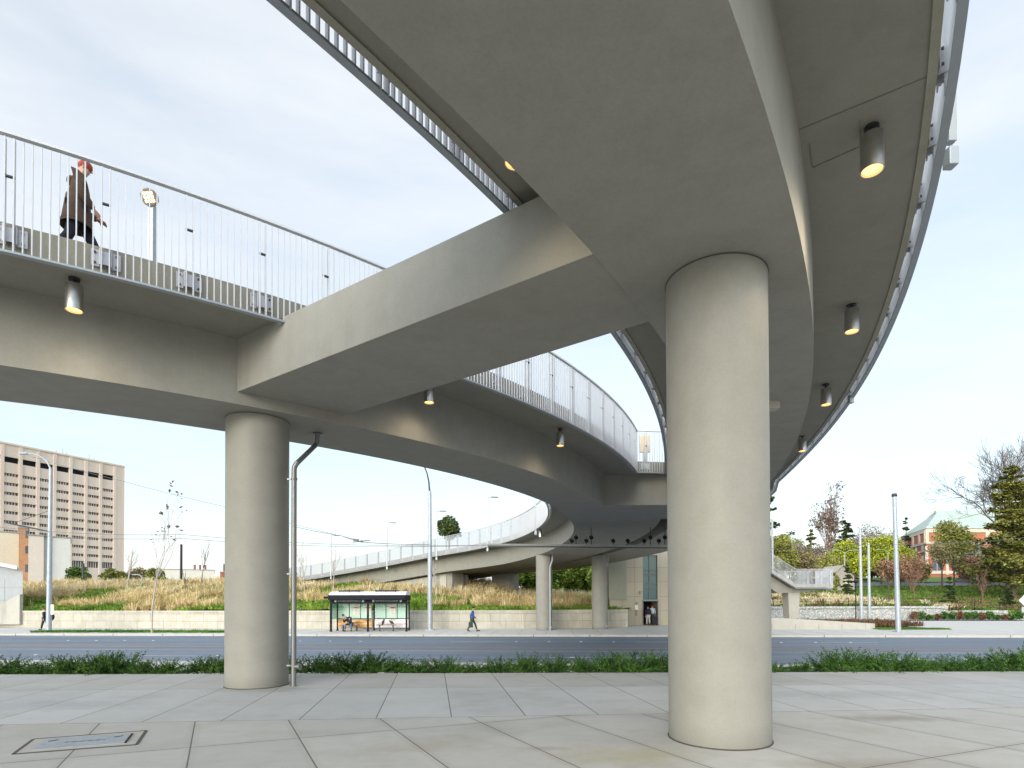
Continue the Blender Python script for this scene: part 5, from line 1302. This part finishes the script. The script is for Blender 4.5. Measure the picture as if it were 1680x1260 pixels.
q = pty(1684, 985, 46); MB().tube([(0, 0, 0), (0, 0, q.z+.5+.5)], .04, 8).build('post', GALV_L, t)
R45 = Matrix.Rotation(rad(45), 3, 'Y'); MB().box((0, -.05, q.z+.5), (.75, .02, .75), 0, R45).build('diamond_plate', RAILW, t); MB().box((0, -.05, q.z-.25), (.6, .02, .45)).build('lower_plate', GALV_L, t)
X = pty(1444, 985, 118).x; Xs = pty(1615, 985, 118).x
t = thing('road_sign', 'small round red and white sign on a post in front of the lawn', 'sign', (Xs, 118, terrain_z(Xs, 118))); zt = pty(1615, 938, 118).z-t.location.z
MB().tube([(0, 0, 0), (0, 0, zt)], .07, 6).build('post', GALV_L, t); MB().tube([(0, -.1, zt), (0, -.14, zt)], .75, 8).build('sign_plate', M_plain('faded red sign', (.55, .25, .20), .6), t)

# ================================================================== TREES
LF_OLIVE = M_leaf('olive spring leaves', (.13, .14, .03), (.33, .34, .085), .35)
LF_LIME = M_leaf('lime spring leaves', (.20, .25, .015), (.45, .50, .05), .5)
LF_DARK = M_leaf('evergreen leaves', (.03, .055, .02), (.10, .14, .045), .5)
LF_CEDAR = M_leaf('cedar needles', (.075, .085, .025), (.27, .27, .07), .25)
LF_RED = M_leaf('budding red leaves', (.23, .12, .085), (.40, .25, .16), .5)
LF_BROWN = M_leaf('brown olive buds', (.17, .14, .075), (.33, .29, .15), .5)
LF_WOOD = M_leaf('deep green wood leaves', (.03, .065, .008), (.17, .23, .025), .45)
LF_GLOBE = M_leaf('clipped green leaves', (.035, .085, .012), (.11, .19, .03), 1.0)
LF_MAUVE = M_leaf('mauve brown buds', (.20, .165, .15), (.33, .28, .25), .5)
def at(px, Y): X = pty(px, 985, Y).x; return (X, Y, terrain_z(X, Y))
def hgt(px, py, Y, base): return pty(px, py, Y).z-base
def T(kind, label, px, ytop, wpx, Y, seed, mat, **k):
    l = at(px, Y); h = hgt(px, ytop, Y, l[2]); w = wpx*Y/F
    if kind == 'leafy': return leafy_tree('broadleaf_tree', label, l, h, w, seed, mat, **k)
    if kind == 'conifer': return conifer('conifer_tree', label, l, h, w, seed, mat, **k)
    if kind == 'bare': return bare_tree('bare_tree', label, l, h, seed, mat=mat, **k)
T('leafy', 'round dark green tree standing alone behind the far ramp', 737, 850, 44, 88, 1, LF_DARK, n=3600, size=.36, trunk_frac=.70, nclump=24)
# right bank
T('conifer', 'huge dark spreading cedar at the right edge of the picture', 1662, 762, 118, 92, 2, LF_CEDAR, tiers=36, n_per=190, size=.44, droop=.06, open_=.10, trunk_frac=.16, uneven=.6)
T('conifer', 'second dark cedar cut by the right edge of the picture', 1712, 742, 140, 98, 62, LF_CEDAR, tiers=30, n_per=160, size=.46, droop=.06, open_=.12, trunk_frac=.12, uneven=.6)
T('bare', 'tall bare tree with fine grey branches rising behind the cedar at right', 1655, 745, 110, 118, 3, TWIG, spread=.75, r=.42, depth=5, trunk_frac=.42, kids=(4, 5), minr=.026)
T('leafy', 'olive budding tree between the brick building and the cedar', 1566, 850, 70, 128, 4, LF_OLIVE, n=3000, size=.50, trunk_frac=.25, nclump=22, sparse=.1)
T('leafy', 'thin reddish brown budding tree in front of the brick building', 1546, 872, 46, 124, 5, LF_BROWN, n=1300, size=.38, trunk_frac=.28, nclump=16, sparse=.35)
T('leafy', 'red budding tree to the right of the leaning pole', 1494, 905, 54, 112, 6, LF_RED, n=1300, size=.36, trunk_frac=.22, nclump=18, sparse=.25)
T('leafy', 'low red budding tree left of the leaning pole', 1458, 912, 44, 116, 7, LF_RED, n=1300, size=.36, trunk_frac=.2, nclump=14, sparse=.25)
T('leafy', 'broad lime green spring tree in the middle of the right bank', 1446, 872, 66, 135, 8, LF_LIME, n=3600, size=.5, trunk_frac=.2, nclump=24)
T('leafy', 'smaller lime green spring tree above the little house', 1388, 880, 48, 138, 9, LF_LIME, n=2400, size=.48, trunk_frac=.25, nclump=18)
T('leafy', 'lime green tree right next to the red budding trees', 1482, 884, 40, 142, 10, LF_LIME, n=1800, size=.48, trunk_frac=.25, nclump=14)
T('leafy', 'lime green low tree between the two far pale poles', 1413, 905, 44, 126, 27, LF_LIME, n=1800, size=.45, trunk_frac=.2, nclump=14)
T('conifer', 'dark blue green conifer rising behind the lime trees', 1388, 850, 44, 175, 11, LF_DARK, tiers=22, n_per=60, size=.8)
T('conifer', 'small dark conifer tip left of the brick building roof', 1488, 848, 26, 205, 12, LF_DARK, tiers=16, n_per=40, size=.7)
T('conifer', 'slender grey green conifer next to the bare poplar', 1331, 868, 34, 160, 13, LF_CEDAR, tiers=20, n_per=40, size=.7, open_=.2)
T('bare', 'tall pointed bare poplar on the right bank', 1358, 838, 40, 165, 14, TWIGRED, spread=.28, r=.3, depth=4, trunk_frac=.25, minr=.05, buds=(LF_MAUVE, 900, .5, .8))
T('leafy', 'mauve brown bare wood tree behind the lime trees, left of the leaning pole', 1425, 856, 74, 170, 15, LF_MAUVE, n=2200, size=.5, trunk_frac=.2, nclump=20, sparse=.35)
T('leafy', 'mauve brown twiggy tree directly left of the bare poplar', 1342, 890, 50, 150, 16, LF_MAUVE, n=1500, size=.5, trunk_frac=.2, nclump=16, sparse=.3)
T('leafy', 'olive tree above the landing railing beside the near column', 1283, 868, 60, 105, 17, LF_OLIVE, n=3200, size=.42, trunk_frac=.2, nclump=20)
T('leafy', 'brown olive tree over the middle of the landing', 1322, 896, 54, 110, 18, LF_BROWN, n=2000, size=.42, trunk_frac=.2, nclump=16)
T('leafy', 'olive brown tree behind the right end of the landing', 1362, 902, 54, 128, 19, LF_OLIVE, n=2000, size=.45, trunk_frac=.2, nclump=16)
T('conifer', 'dark conifer with long arching branches showing past the near column', 1258, 780, 90, 112, 20, LF_DARK, tiers=17, n_per=70, size=.55, droop=-.12, open_=.42, uneven=.6)
T('conifer', 'low dark conifer shrub in front of the little house', 1392, 925, 22, 100, 21, LF_DARK, tiers=14, n_per=30, size=.4)
T('conifer', 'young dark green conifer on the slope above the gabion wall', 1558, 945, 22, 82, 22, LF_DARK, tiers=12, n_per=30, size=.3)
T('conifer', 'young conifer at the right end of the green slope', 1655, 965, 26, 72, 23, LF_DARK, tiers=12, n_per=30, size=.3)
T('leafy', 'young yellow green tree at the right end of the landing', 1372, 928, 16, 90, 24, LF_OLIVE, n=420, size=.28, trunk_frac=.15, nclump=8, r=.07)
T('bare', 'slim bare sapling on the slope right of the leaning pole', 1500, 925, 10, 76, 25, TWIGRED, spread=.45, r=.06, depth=3, trunk_frac=.35, minr=.018)
T('bare', 'slim bare sapling on the slope above the gabion wall, farther right', 1612, 940, 10, 74, 26, TWIGRED, spread=.4, r=.06, depth=3, trunk_frac=.35, minr=.018)
for k, (px, py, wp, Y, mt, lb) in enumerate(((1300, 888, 50, 150, LF_BROWN, 'brown olive background tree over the stair railing'), (1340, 905, 46, 160, LF_OLIVE, 'olive background tree right behind the landing, partly hidden'), (1376, 898, 40, 158, LF_MAUVE, 'mauve background tree between poplar and dark conifer'), (1405, 888, 46, 178, LF_MAUVE, 'mauve background tree above the two far pale poles'), (1440, 878, 50, 185, LF_MAUVE, 'pale mauve background tree crown above the broad lime tree'), (1467, 876, 44, 190, LF_BROWN, 'brown background tree crown just left of the leaning pole'), (1620, 900, 60, 140, LF_BROWN, 'brown twiggy tree behind the trunk of the cedar'), (1280, 905, 40, 132, LF_OLIVE, 'low olive tree seen through the stair railing'), (1312, 880, 44, 165, LF_MAUVE, 'tall mauve background tree above the stair railing'), (1296, 872, 46, 175, LF_OLIVE, 'olive background crown above the stair railing, second from the column'), (1372, 872, 50, 185, LF_BROWN, 'brown background crown right of the bare poplar'), (1408, 868, 54, 192, LF_MAUVE, 'mauve brown background crown over the lime trees, left'), (1432, 866, 50, 198, LF_BROWN, 'brown background crown over the lime trees, centre'), (1456, 864, 50, 202, LF_MAUVE, 'mauve background crown over the lime trees, right'), (1672, 860, 80, 118, LF_CEDAR, 'dense dark evergreen crown at the right picture edge'), (1590, 905, 44, 138, LF_RED, 'russet shrubby tree between the olive trees at right'), (1352, 912, 44, 140, LF_RED, 'russet tree over the middle of the landing railing'), (1330, 920, 40, 125, LF_BROWN, 'low brown tree right behind the landing railing'), (1402, 918, 36, 145, LF_RED, 'low russet tree beside the small house'), (1478, 918, 46, 130, LF_RED, 'russet bush behind the leaning pole'), (1512, 922, 36, 140, LF_OLIVE, 'low olive bush at the foot of the brick building'), (1640, 915, 60, 126, LF_BROWN, 'brown twiggy undergrowth below the cedar'), (1668, 905, 50, 130, LF_CEDAR, 'dark evergreen mass at the right edge below the cedar'), (1430, 925, 40, 150, LF_DARK, 'low dark evergreen bush below the lime trees'))):
    T('leafy', lb, px, py, wp, Y, 90+k, mt, n=1900, size=.46, trunk_frac=.12, nclump=16, sparse=.12)
# wood seen under the bridge: each tree of its own
rng = np.random.default_rng(50)
labs = ['at the left of the gap beneath the far ramp', 'right behind the pale abutment', 'just left of the column nearer the man in blue', 'seen between the two far columns, left', 'in the middle between the two far columns', 'seen between the two far columns, right', 'beside the column next to the lift tower']
for k, px in enumerate((842, 862, 882, 915, 938, 960, 984)):
    T('leafy', 'deep green bushy tree '+labs[k], px, 916-4*(k % 3), 46, 76+3*(k % 3), 51+k, LF_WOOD, n=2400, size=.36, trunk_frac=.05, nclump=20)
# left side
T('leafy', 'rounded clipped green bush in front of the tall block', 130, 923, 34, 92, 71, LF_GLOBE, n=3400, size=.34, trunk_frac=.02, nclump=22)
T('leafy', 'low olive bush right of the tall block', 185, 930, 46, 96, 72, LF_OLIVE, n=2000, size=.4, trunk_frac=.03, nclump=16)
T('leafy', 'brownish bush behind the white sapling', 222, 926, 52, 102, 73, LF_BROWN, n=2200, size=.42, trunk_frac=.03, nclump=16)
T('leafy', 'olive green bush right of the brownish bush', 256, 932, 40, 96, 74, LF_OLIVE, n=1800, size=.4, trunk_frac=.03, nclump=14)
def sapling(label, px, py0, px1, py1, Y, seed, r=.05, depth=3, spread=.38, buds=None, mat=BARKPALE, z=None, tf=.42):
    b = at(px, Y); b = (b[0], b[1], b[2] if z is None else z); tp = pty(px1, py1, Y); h = tp.z-b[2]
    return bare_tree('bare_sapling', label, b, h, seed, spread, r, mat, depth, tf, (tp.x-b[0], 0), (2, 3), None, .011, buds)
LASTL = M_leaf('last brown leaves', (.06, .045, .035), (.14, .10, .07), 2)
sapling('tall leaning pale sapling with a few last leaves in the verge left of the column', 249, 1030, 268, 828, 40.2, 81, .055, 3, .30, (LASTL, 40, .16, .12), z=-.5)
sapling('white stemmed bare sapling on the mound below the tall block', 209, 960, 217, 893, 60, 82, .09, 3, .3)
sapling('faint bare sapling beyond the dark post, near the column', 331, 955, 337, 893, 66, 83, .05, 3, .28, mat=TWIG)
sapling('bare sapling just right of the drainpipe', 500, 985, 495, 898, 52, 84, .05, 3, .34)
sapling('bare sapling behind the left end of the shelter', 547, 970, 550, 895, 56, 85, .05, 3, .3)
sapling('thin bare sapling right of the tall pole by the shelter', 716, 990, 712, 925, 47, 86, .04, 3, .25)
sapling('thin bare sapling on the mound near the column', 305, 985, 304, 940, 54, 87, .04, 3, .3, mat=TWIG)

# ================================================================== BUILDINGS
DARKGL = M_plain('dark window glass', (.07, .085, .12), .15, 0, .3, .6)
def M_facade():
    m, g = newmat('pink beige facade'); tcn = g.n('ShaderNodeTexCoord'); P = tcn.outputs['Object']
    mpn = g.n('ShaderNodeMapping'); mpn.inputs['Scale'].default_value = (.35, .35, .03); g.l(P, mpn.inputs['Vector'])
    col = g.ramp(g.noise(mpn.outputs[0], 1.0, 6, .6), [(.35, (.74, .585, .50)), (.6, (.80, .67, .59))]); g.l(col, g.b.inputs['Base Color']); g.b.inputs['Roughness'].default_value = .9; return m
FAC = M_facade()
def facade_block():
    A, B = pty(1.4, 985, 228), pty(187, 985, 266); A.z = B.z = 0
    d = (B-A); ln = d.length; d.normalize(); ang = math.atan2(d.y, d.x); nb = 7; bw = ln/nb
    z0 = 1.0; zt = pty(95, 746, 246).z; H = zt-z0
    t = thing('office_block', 'tall pinkish beige office block with rows of small windows at the far left', 'building', (A.x, A.y, z0), ang)
    # local: x along the facade, -y toward the viewer
    def zrow(px, py, Y): return pty(px, py, Y).z-z0
    rows = [zrow(175, y, 262.5) for y in (804, 817.5, 831, 845, 858.5, 872, 885.5, 899.5, 913)]; st = (rows[0]-rows[-1])/8
    extra = 3; x0, x1 = -extra*bw, ln+4.2
    zv = zrow(175, 782.5, 262.5)
    bands = [(z-.62, z+.62) for z in rows]+[(zv-1.15, zv+1.15)]
    zb_ = rows[-1]-st*1.05; bands += [(zb_-1.4, zb_+1.4)]
    bands.sort(); mb = MB(); mb.box(((x0+x1)/2, 15.5, H/2), (x1-x0, 29, H-.02)); last = 0
    for a, b in bands+[(H, H)]:
        if a-last > .05: mb.box(((x0+ln)/2, .5, (a+last)/2), (ln-x0, 1.0, a-last))
        last = b
    for k in range(-extra, nb+1): mb.box((k*bw, .35, H/2), (1.15, 1.4, H-.4))
    mb.box((ln+2.1+.29, .42, H/2), (3.6, 1.2, H-.01)); mb.box(((x0+x1)/2, .3, H+.3), (x1-x0, 1.5, .7))
    mb.build('wall', FAC, t)
    for k in range(-1, nb):
        for (a, b) in bands:
            vent = b-a > 2.0 and a > rows[0]; low = b-a > 2.5
            w = MB().box((k*bw+bw/2, .88, (a+b)/2), (bw-1.16, .06, b-a-.02)).build('vent' if vent else 'window', BLACKP if vent else DARKGL, t)
            if not vent:
                m = MB(); n = 5
                for q in range(1, n): m.box((k*bw+.58+(bw-1.16)*q/n, .72, (a+b)/2), (.24 if not low else .16, .25, b-a-.03))
                m.build('mullion', FAC, w)
    for k, x in enumerate((20, 22.5, 24, 33, 35)): MB().tube([(x, 3, H), (x, 3, H+2.4+(k % 2))], .12, 5).build('mast', GALV, t)
facade_block()
def low_block(label, px0, px1, ytop, Y, mat, depth=14, base=1.0, name='low_building'):
    a, b = pty(px0, 985, Y), pty(px1, 985, Y); h = pty((px0+px1)/2, ytop, Y).z-base
    mid = (a+b)/2; rdir = Vector((b.x, b.y, 0)).normalized(); along = Vector((rdir.y, -rdir.x, 0))      # the side walls point at the viewer
    def hit(px):
        q = pty(px, 985, 1.0); q = Vector((q.x, q.y, 0)); m0 = Vector((mid.x, mid.y, 0)); return q*(m0.dot(rdir)/q.dot(rdir))
    pa_, pb_ = hit(px0), hit(px1); w = (pb_-pa_).length; mid = (pa_+pb_)/2
    t = thing(name, label, 'building', (mid.x, mid.y, base), math.atan2(along.y, along.x))
    MB().box((0, depth/2, h/2), (w, depth, h)).build('wall', mat, t); MB().box((0, depth/2, h+.12), (w+.3, depth+.3, .3)).build('roof_edge', M_plain('roof trim', (.3, .28, .26), .8), t)
    return t, w, h
WALLP, WALLG, WALLB = M_concrete('pinkish render', (.64, .55, .50), .9), M_concrete('pale grey render', (.62, .61, .60), .9), M_concrete('cream render', (.62, .58, .48), .9)
BRICKO = M_block('orange brick', (.50, .25, .13), .6, .2, .9, (.3, .2, .12), .03)
low_block('cream low wing at the very left in front of the office block', -60, 30, 872, 128, WALLB)
t, w, h = low_block('narrow orange brick stair tower at the left', 30, 45.5, 866, 122, BRICKO)
for z in (.25, .48, .72, .92): MB().box((w*.36, -.04, h*z), (.5, .12, 1.6)).build('window', DARKGL, t)
low_block('blank pinkish wing between the orange tower and the street lamp', 45.7, 71, 879, 121, WALLP)
low_block('blank pale grey wing right of the far left street lamp', 71.3, 115, 882, 124, WALLG)
t, w, h = low_block('long white low building on the horizon left of the column', 262, 352, 935, 230, M_concrete('white render', (.62, .60, .56), .9), 30)
for x in (.62, .72, .82): MB().tube([(w*(x-.5), 4, h), (w*(x-.5), 4, h+2.4)], .4, 8).build('chimney', M_plain('rusty flue', (.22, .1, .08), .7), t)
t, w, h = low_block('small red brick building at the column edge on the horizon', 361, 385, 939, 210, M_plain('dull red brick', (.30, .10, .06), .9), 20)
MB().tube([(-w*.2, 2, h), (-w*.2, 2, h+3.2)], .5, 8).build('chimney', M_plain('dark flue', (.08, .05, .05), .7), t)
# concrete stair house at the far left
LYs = 50.5
a, b = pty(-60, 985, LYs), pty(37, 985, LYs); zt0, zt1 = pty(-60, 915, LYs).z, pty(37, 936, LYs).z
WALLG = M_concrete('grey board concrete', (.36, .375, .39), .9)
t = thing('stair_house', 'grey concrete stair house with a sloping roof at the left edge', 'building', (b.x, LYs, .8)); w = b.x-a.x
MB().add([(-w, 0, 0), (0, 0, 0), (-6, 6, 0), (-w-6, 6, 0), (-w, 0, zt0-.8), (0, 0, zt1-.8), (-6, 6, zt1-.8), (-w-6, 6, zt0-.8)], [[3, 2, 1, 0], [4, 5, 6, 7], [0, 1, 5, 4], [1, 2, 6, 5], [2, 3, 7, 6], [3, 0, 4, 7]]).build('wall', WALLG, t)
MB().add([(-w-.3, -.9, zt0-.75), (.25, -.9, zt1-.75), (-5.8, 6.4, zt1-.75), (-w-6.3, 6.4, zt0-.75), (-w-.3, -.9, zt0-.40), (.25, -.9, zt1-.45), (-5.8, 6.4, zt1-.45), (-w-6.3, 6.4, zt0-.40)], [[3, 2, 1, 0], [4, 5, 6, 7], [0, 1, 5, 4], [1, 2, 6, 5], [2, 3, 7, 6], [3, 0, 4, 7]]).build('roof', M_plain('grey metal roof', (.45, .46, .48), .5, .3, .1), t)
mb = MB()
for z in (1.1, 2.2): mb.box((-w/2, -.004, z), (w-.02, .012, .03))
for x in (-1.6, -3.4): mb.box((x, -.004, 1.5), (.03, .012, 3.0))
mb.build('wall_joints', M_plain('form joint', (.22, .22, .22), .9), t)
q0, q1 = pty(-20, 1002, LYs-1.5), pty(34, 975, LYs-1.5); o = Vector(t.location)
ra = [(q0.x-o.x, -1.5, q0.z-o.z), (q1.x-o.x, -1.5, q1.z-o.z)]
MB().add([(ra[0][0], -1.6, -1), (ra[1][0], -1.6, -1), (ra[1][0], -1.25, -1), (ra[0][0], -1.25, -1), (ra[0][0], -1.6, ra[0][2]), (ra[1][0], -1.6, ra[1][2]), (ra[1][0], -1.25, ra[1][2]), (ra[0][0], -1.25, ra[0][2])], [[3, 2, 1, 0], [4, 5, 6, 7], [0, 1, 5, 4], [1, 2, 6, 5], [2, 3, 7, 6], [3, 0, 4, 7]]).build('stair_parapet', CONC_PALE, t)
MB().tube([(ra[0][0], -2.2, ra[0][2]+.1), (ra[1][0]-1.2, -2.2, ra[1][2]+.2)], .05, 6).tube([(ra[1][0]-1.5, -2.2, ra[1][2]-1.6), (ra[1][0]-1.5, -2.2, ra[1][2]+.1)], .05, 6).tube([(ra[0][0]+1.2, -2.2, ra[0][2]-1.2), (ra[0][0]+1.2, -2.2, ra[0][2]+.3)], .05, 6).build('handrail', GALV_L, t)
# brick hall with a green roof
def brick_hall():
    Y = 188.0; c = pty(1521, 985, Y); z0 = terrain_z(c.x, Y)-1.0
    t = thing('brick_building', 'red brick hall with pale stone bands and a pale green copper roof', 'building', (c.x, Y, z0))
    BR = M_block('red brick wall', (.46, .15, .08), 1.2, .35, .9, (.30, .16, .1), .04); ST = M_plain('pale stone trim', (.58, .50, .42), .85)
    h = pty(1521, 868, Y).z-z0; e = pty(1481, 985, 214); lx, ly = e.x-c.x, e.y-Y; wx = 34.0
    ox, oy = lx+wx, ly
    P = [(0, 0), (wx, 0), (ox, oy), (lx, ly)]
    MB().prism(P, 0, h).build('wall', BR, t)
    d1 = Vector((lx, ly, 0)).normalized(); n1 = Vector((d1.y*-1, d1.x, 0)); n1 = n1 if n1.x < 0 else -n1; a1 = math.atan2(d1.y, d1.x); l1 = math.hypot(lx, ly)
    mb = MB()
    for z, th in ((h-.5, 1.3), (h-4.6, .7), (h-7.2, .6), (3.0, 1.0)):
        mb.box((wx/2, -.12, z), (wx+.5, .3, th)); m = d1*l1/2+n1*.12; mb.box((m.x, m.y, z), (l1+.4, .3, th), a1)
    for k in range(6):
        mb.box((k*wx/5, -.10, h-2.6), (1.5, .36, 4.0)); mb.box((k*wx/5, -.08, h*.4), (.9, .28, h*.55))
    for k in range(5):
        m = d1*(l1*k/4)+n1*.10; mb.box((m.x, m.y, h-2.6), (1.6, .36, 4.0), a1)
    mb.build('stone_bands', ST, t)
    for k in range(5):
        for z, hh, ww in ((h-6.0, 1.8, 2.2), (h*.36, h*.30, 3.0)): 
            wd = MB().box((k*wx/5+wx/10, -.03, z), (ww, .16, hh)).build('window', DARKGL, t)
            MB().box((k*wx/5+wx/10, -.10, z), (.14, .06, hh)).box((k*wx/5+wx/10, -.10, z+hh/2), (ww+.4, .12, .3)).build('window_bar', ST, wd)
    for k in range(4):
        m = d1*(l1*(k+.5)/4)+n1*.03
        for z, hh in ((h-6.0, 1.8), (h*.36, h*.3)): MB().box((m.x, m.y, z), (2.4, .16, hh), a1).build('window', DARKGL, t)
    # hipped roof
    cx_, cy_ = sum(p[0] for p in P)/4, sum(p[1] for p in P)/4; hr = pty(1560, 838, Y+8).z-z0
    ring0 = [(p[0]+(p[0]-cx_)*.03, p[1]+(p[1]-cy_)*.05, h+.15) for p in P]; ring1 = [(cx_+(p[0]-cx_)*.62, cy_+(p[1]-cy_)*.50, hr-1.2) for p in P]; ring2 = [(cx_+(p[0]-cx_)*.58, cy_+(p[1]-cy_)*.40, hr) for p in P]
    vs = ring0+ring1+ring2; fs = [[a*4+i, a*4+(i+1) % 4, a*4+4+(i+1) % 4, a*4+4+i] for a in (0, 1) for i in range(4)]+[[8, 9, 10, 11], [3, 2, 1, 0]]
    rf = MB().add(vs, fs).build('roof', M_plain('pale green copper', (.42, .50, .455), .6, .1, .12, .5), t)
    MB().tube([(cx_-12, cy_-4, hr), (cx_-12, cy_-4, hr+2.2)], [.7, .1], 6).build('finial', ST, rf)
brick_hall()
Y = 150.0; a = pty(1598, 985, Y)
t = thing('pavilion', 'dark grey canopy on pale pillars under the cedar branches', 'pavilion', (a.x, Y, terrain_z(a.x, Y))); h = pty(1610, 905, Y).z-t.location.z
MB().box((6, 3, h), (13, 7, 1.1)).build('canopy', M_plain('grey canopy', (.22, .25, .28), .6, .1, .1), t); MB().box((6, 5.5, h/2-.3), (11, .3, h-.8)).build('back_wall', M_plain('dark pavilion glass', (.05, .06, .07), .3), t)  # back wall has a very dark colour of its own
for k in range(4): MB().box((.8+k*3.5, .4, h/2-.3), (.6, .6, h-.5)).build('pillar', M_plain('pale pillar', (.4, .42, .44), .7), t)
Y = 116.0; a, b = pty(1364, 985, Y), pty(1402, 985, Y); z0 = terrain_z(a.x, Y)-.3
t = thing('small_house', 'little pale gabled house on the bank behind the landing', 'house', ((a.x+b.x)/2, Y, z0)); w = b.x-a.x; h = pty(1383, 945, Y).z-z0; hr = pty(1383, 927, Y).z-z0
MB().add([(-w/2, 0, 0), (w/2, 0, 0), (w/2, 0, h), (0, 0, hr-.2), (-w/2, 0, h), (-w/2, 6, 0), (w/2, 6, 0), (w/2, 6, h), (0, 6, hr-.2), (-w/2, 6, h)], [[0, 1, 2, 3, 4], [9, 8, 7, 6, 5], [1, 6, 7, 2], [0, 4, 9, 5]]).build('wall', M_concrete('grey siding', (.34, .31, .27), .9), t)
MB().add([(-w/2-.5, -.5, h-.25), (0, -.5, hr), (0, 6.4, hr), (-w/2-.5, 6.4, h-.25), (w/2+.5, -.5, h-.25), (w/2+.5, 6.4, h-.25)], [[0, 1, 2, 3], [1, 4, 5, 2]]).build('roof', M_plain('pale shingles', (.42, .38, .33), .85), t)
MB().box((w*.15, -.03, h*.45), (.9, .08, h*.8)).build('door', M_plain('pale door', (.5, .45, .35), .6), t)
MB().box((-w*.25, -.03, h*.62), (.9, .08, .9)).build('window', DARKGL, t)
t = thing('boulder', 'grey boulder lying on the lawn in front of the olive tree', 'boulder', at(1584, 140)); mb = MB().ball((0, 0, .5), 2.2, 1.4, 1.1, 9, 6); mb.v = [(x+.25*math.sin(y*5+z*3), y, z+.15*math.sin(x*3)) for x, y, z in mb.v]; mb.build('rock', M_concrete('rock', (.20, .19, .18), .95), t)
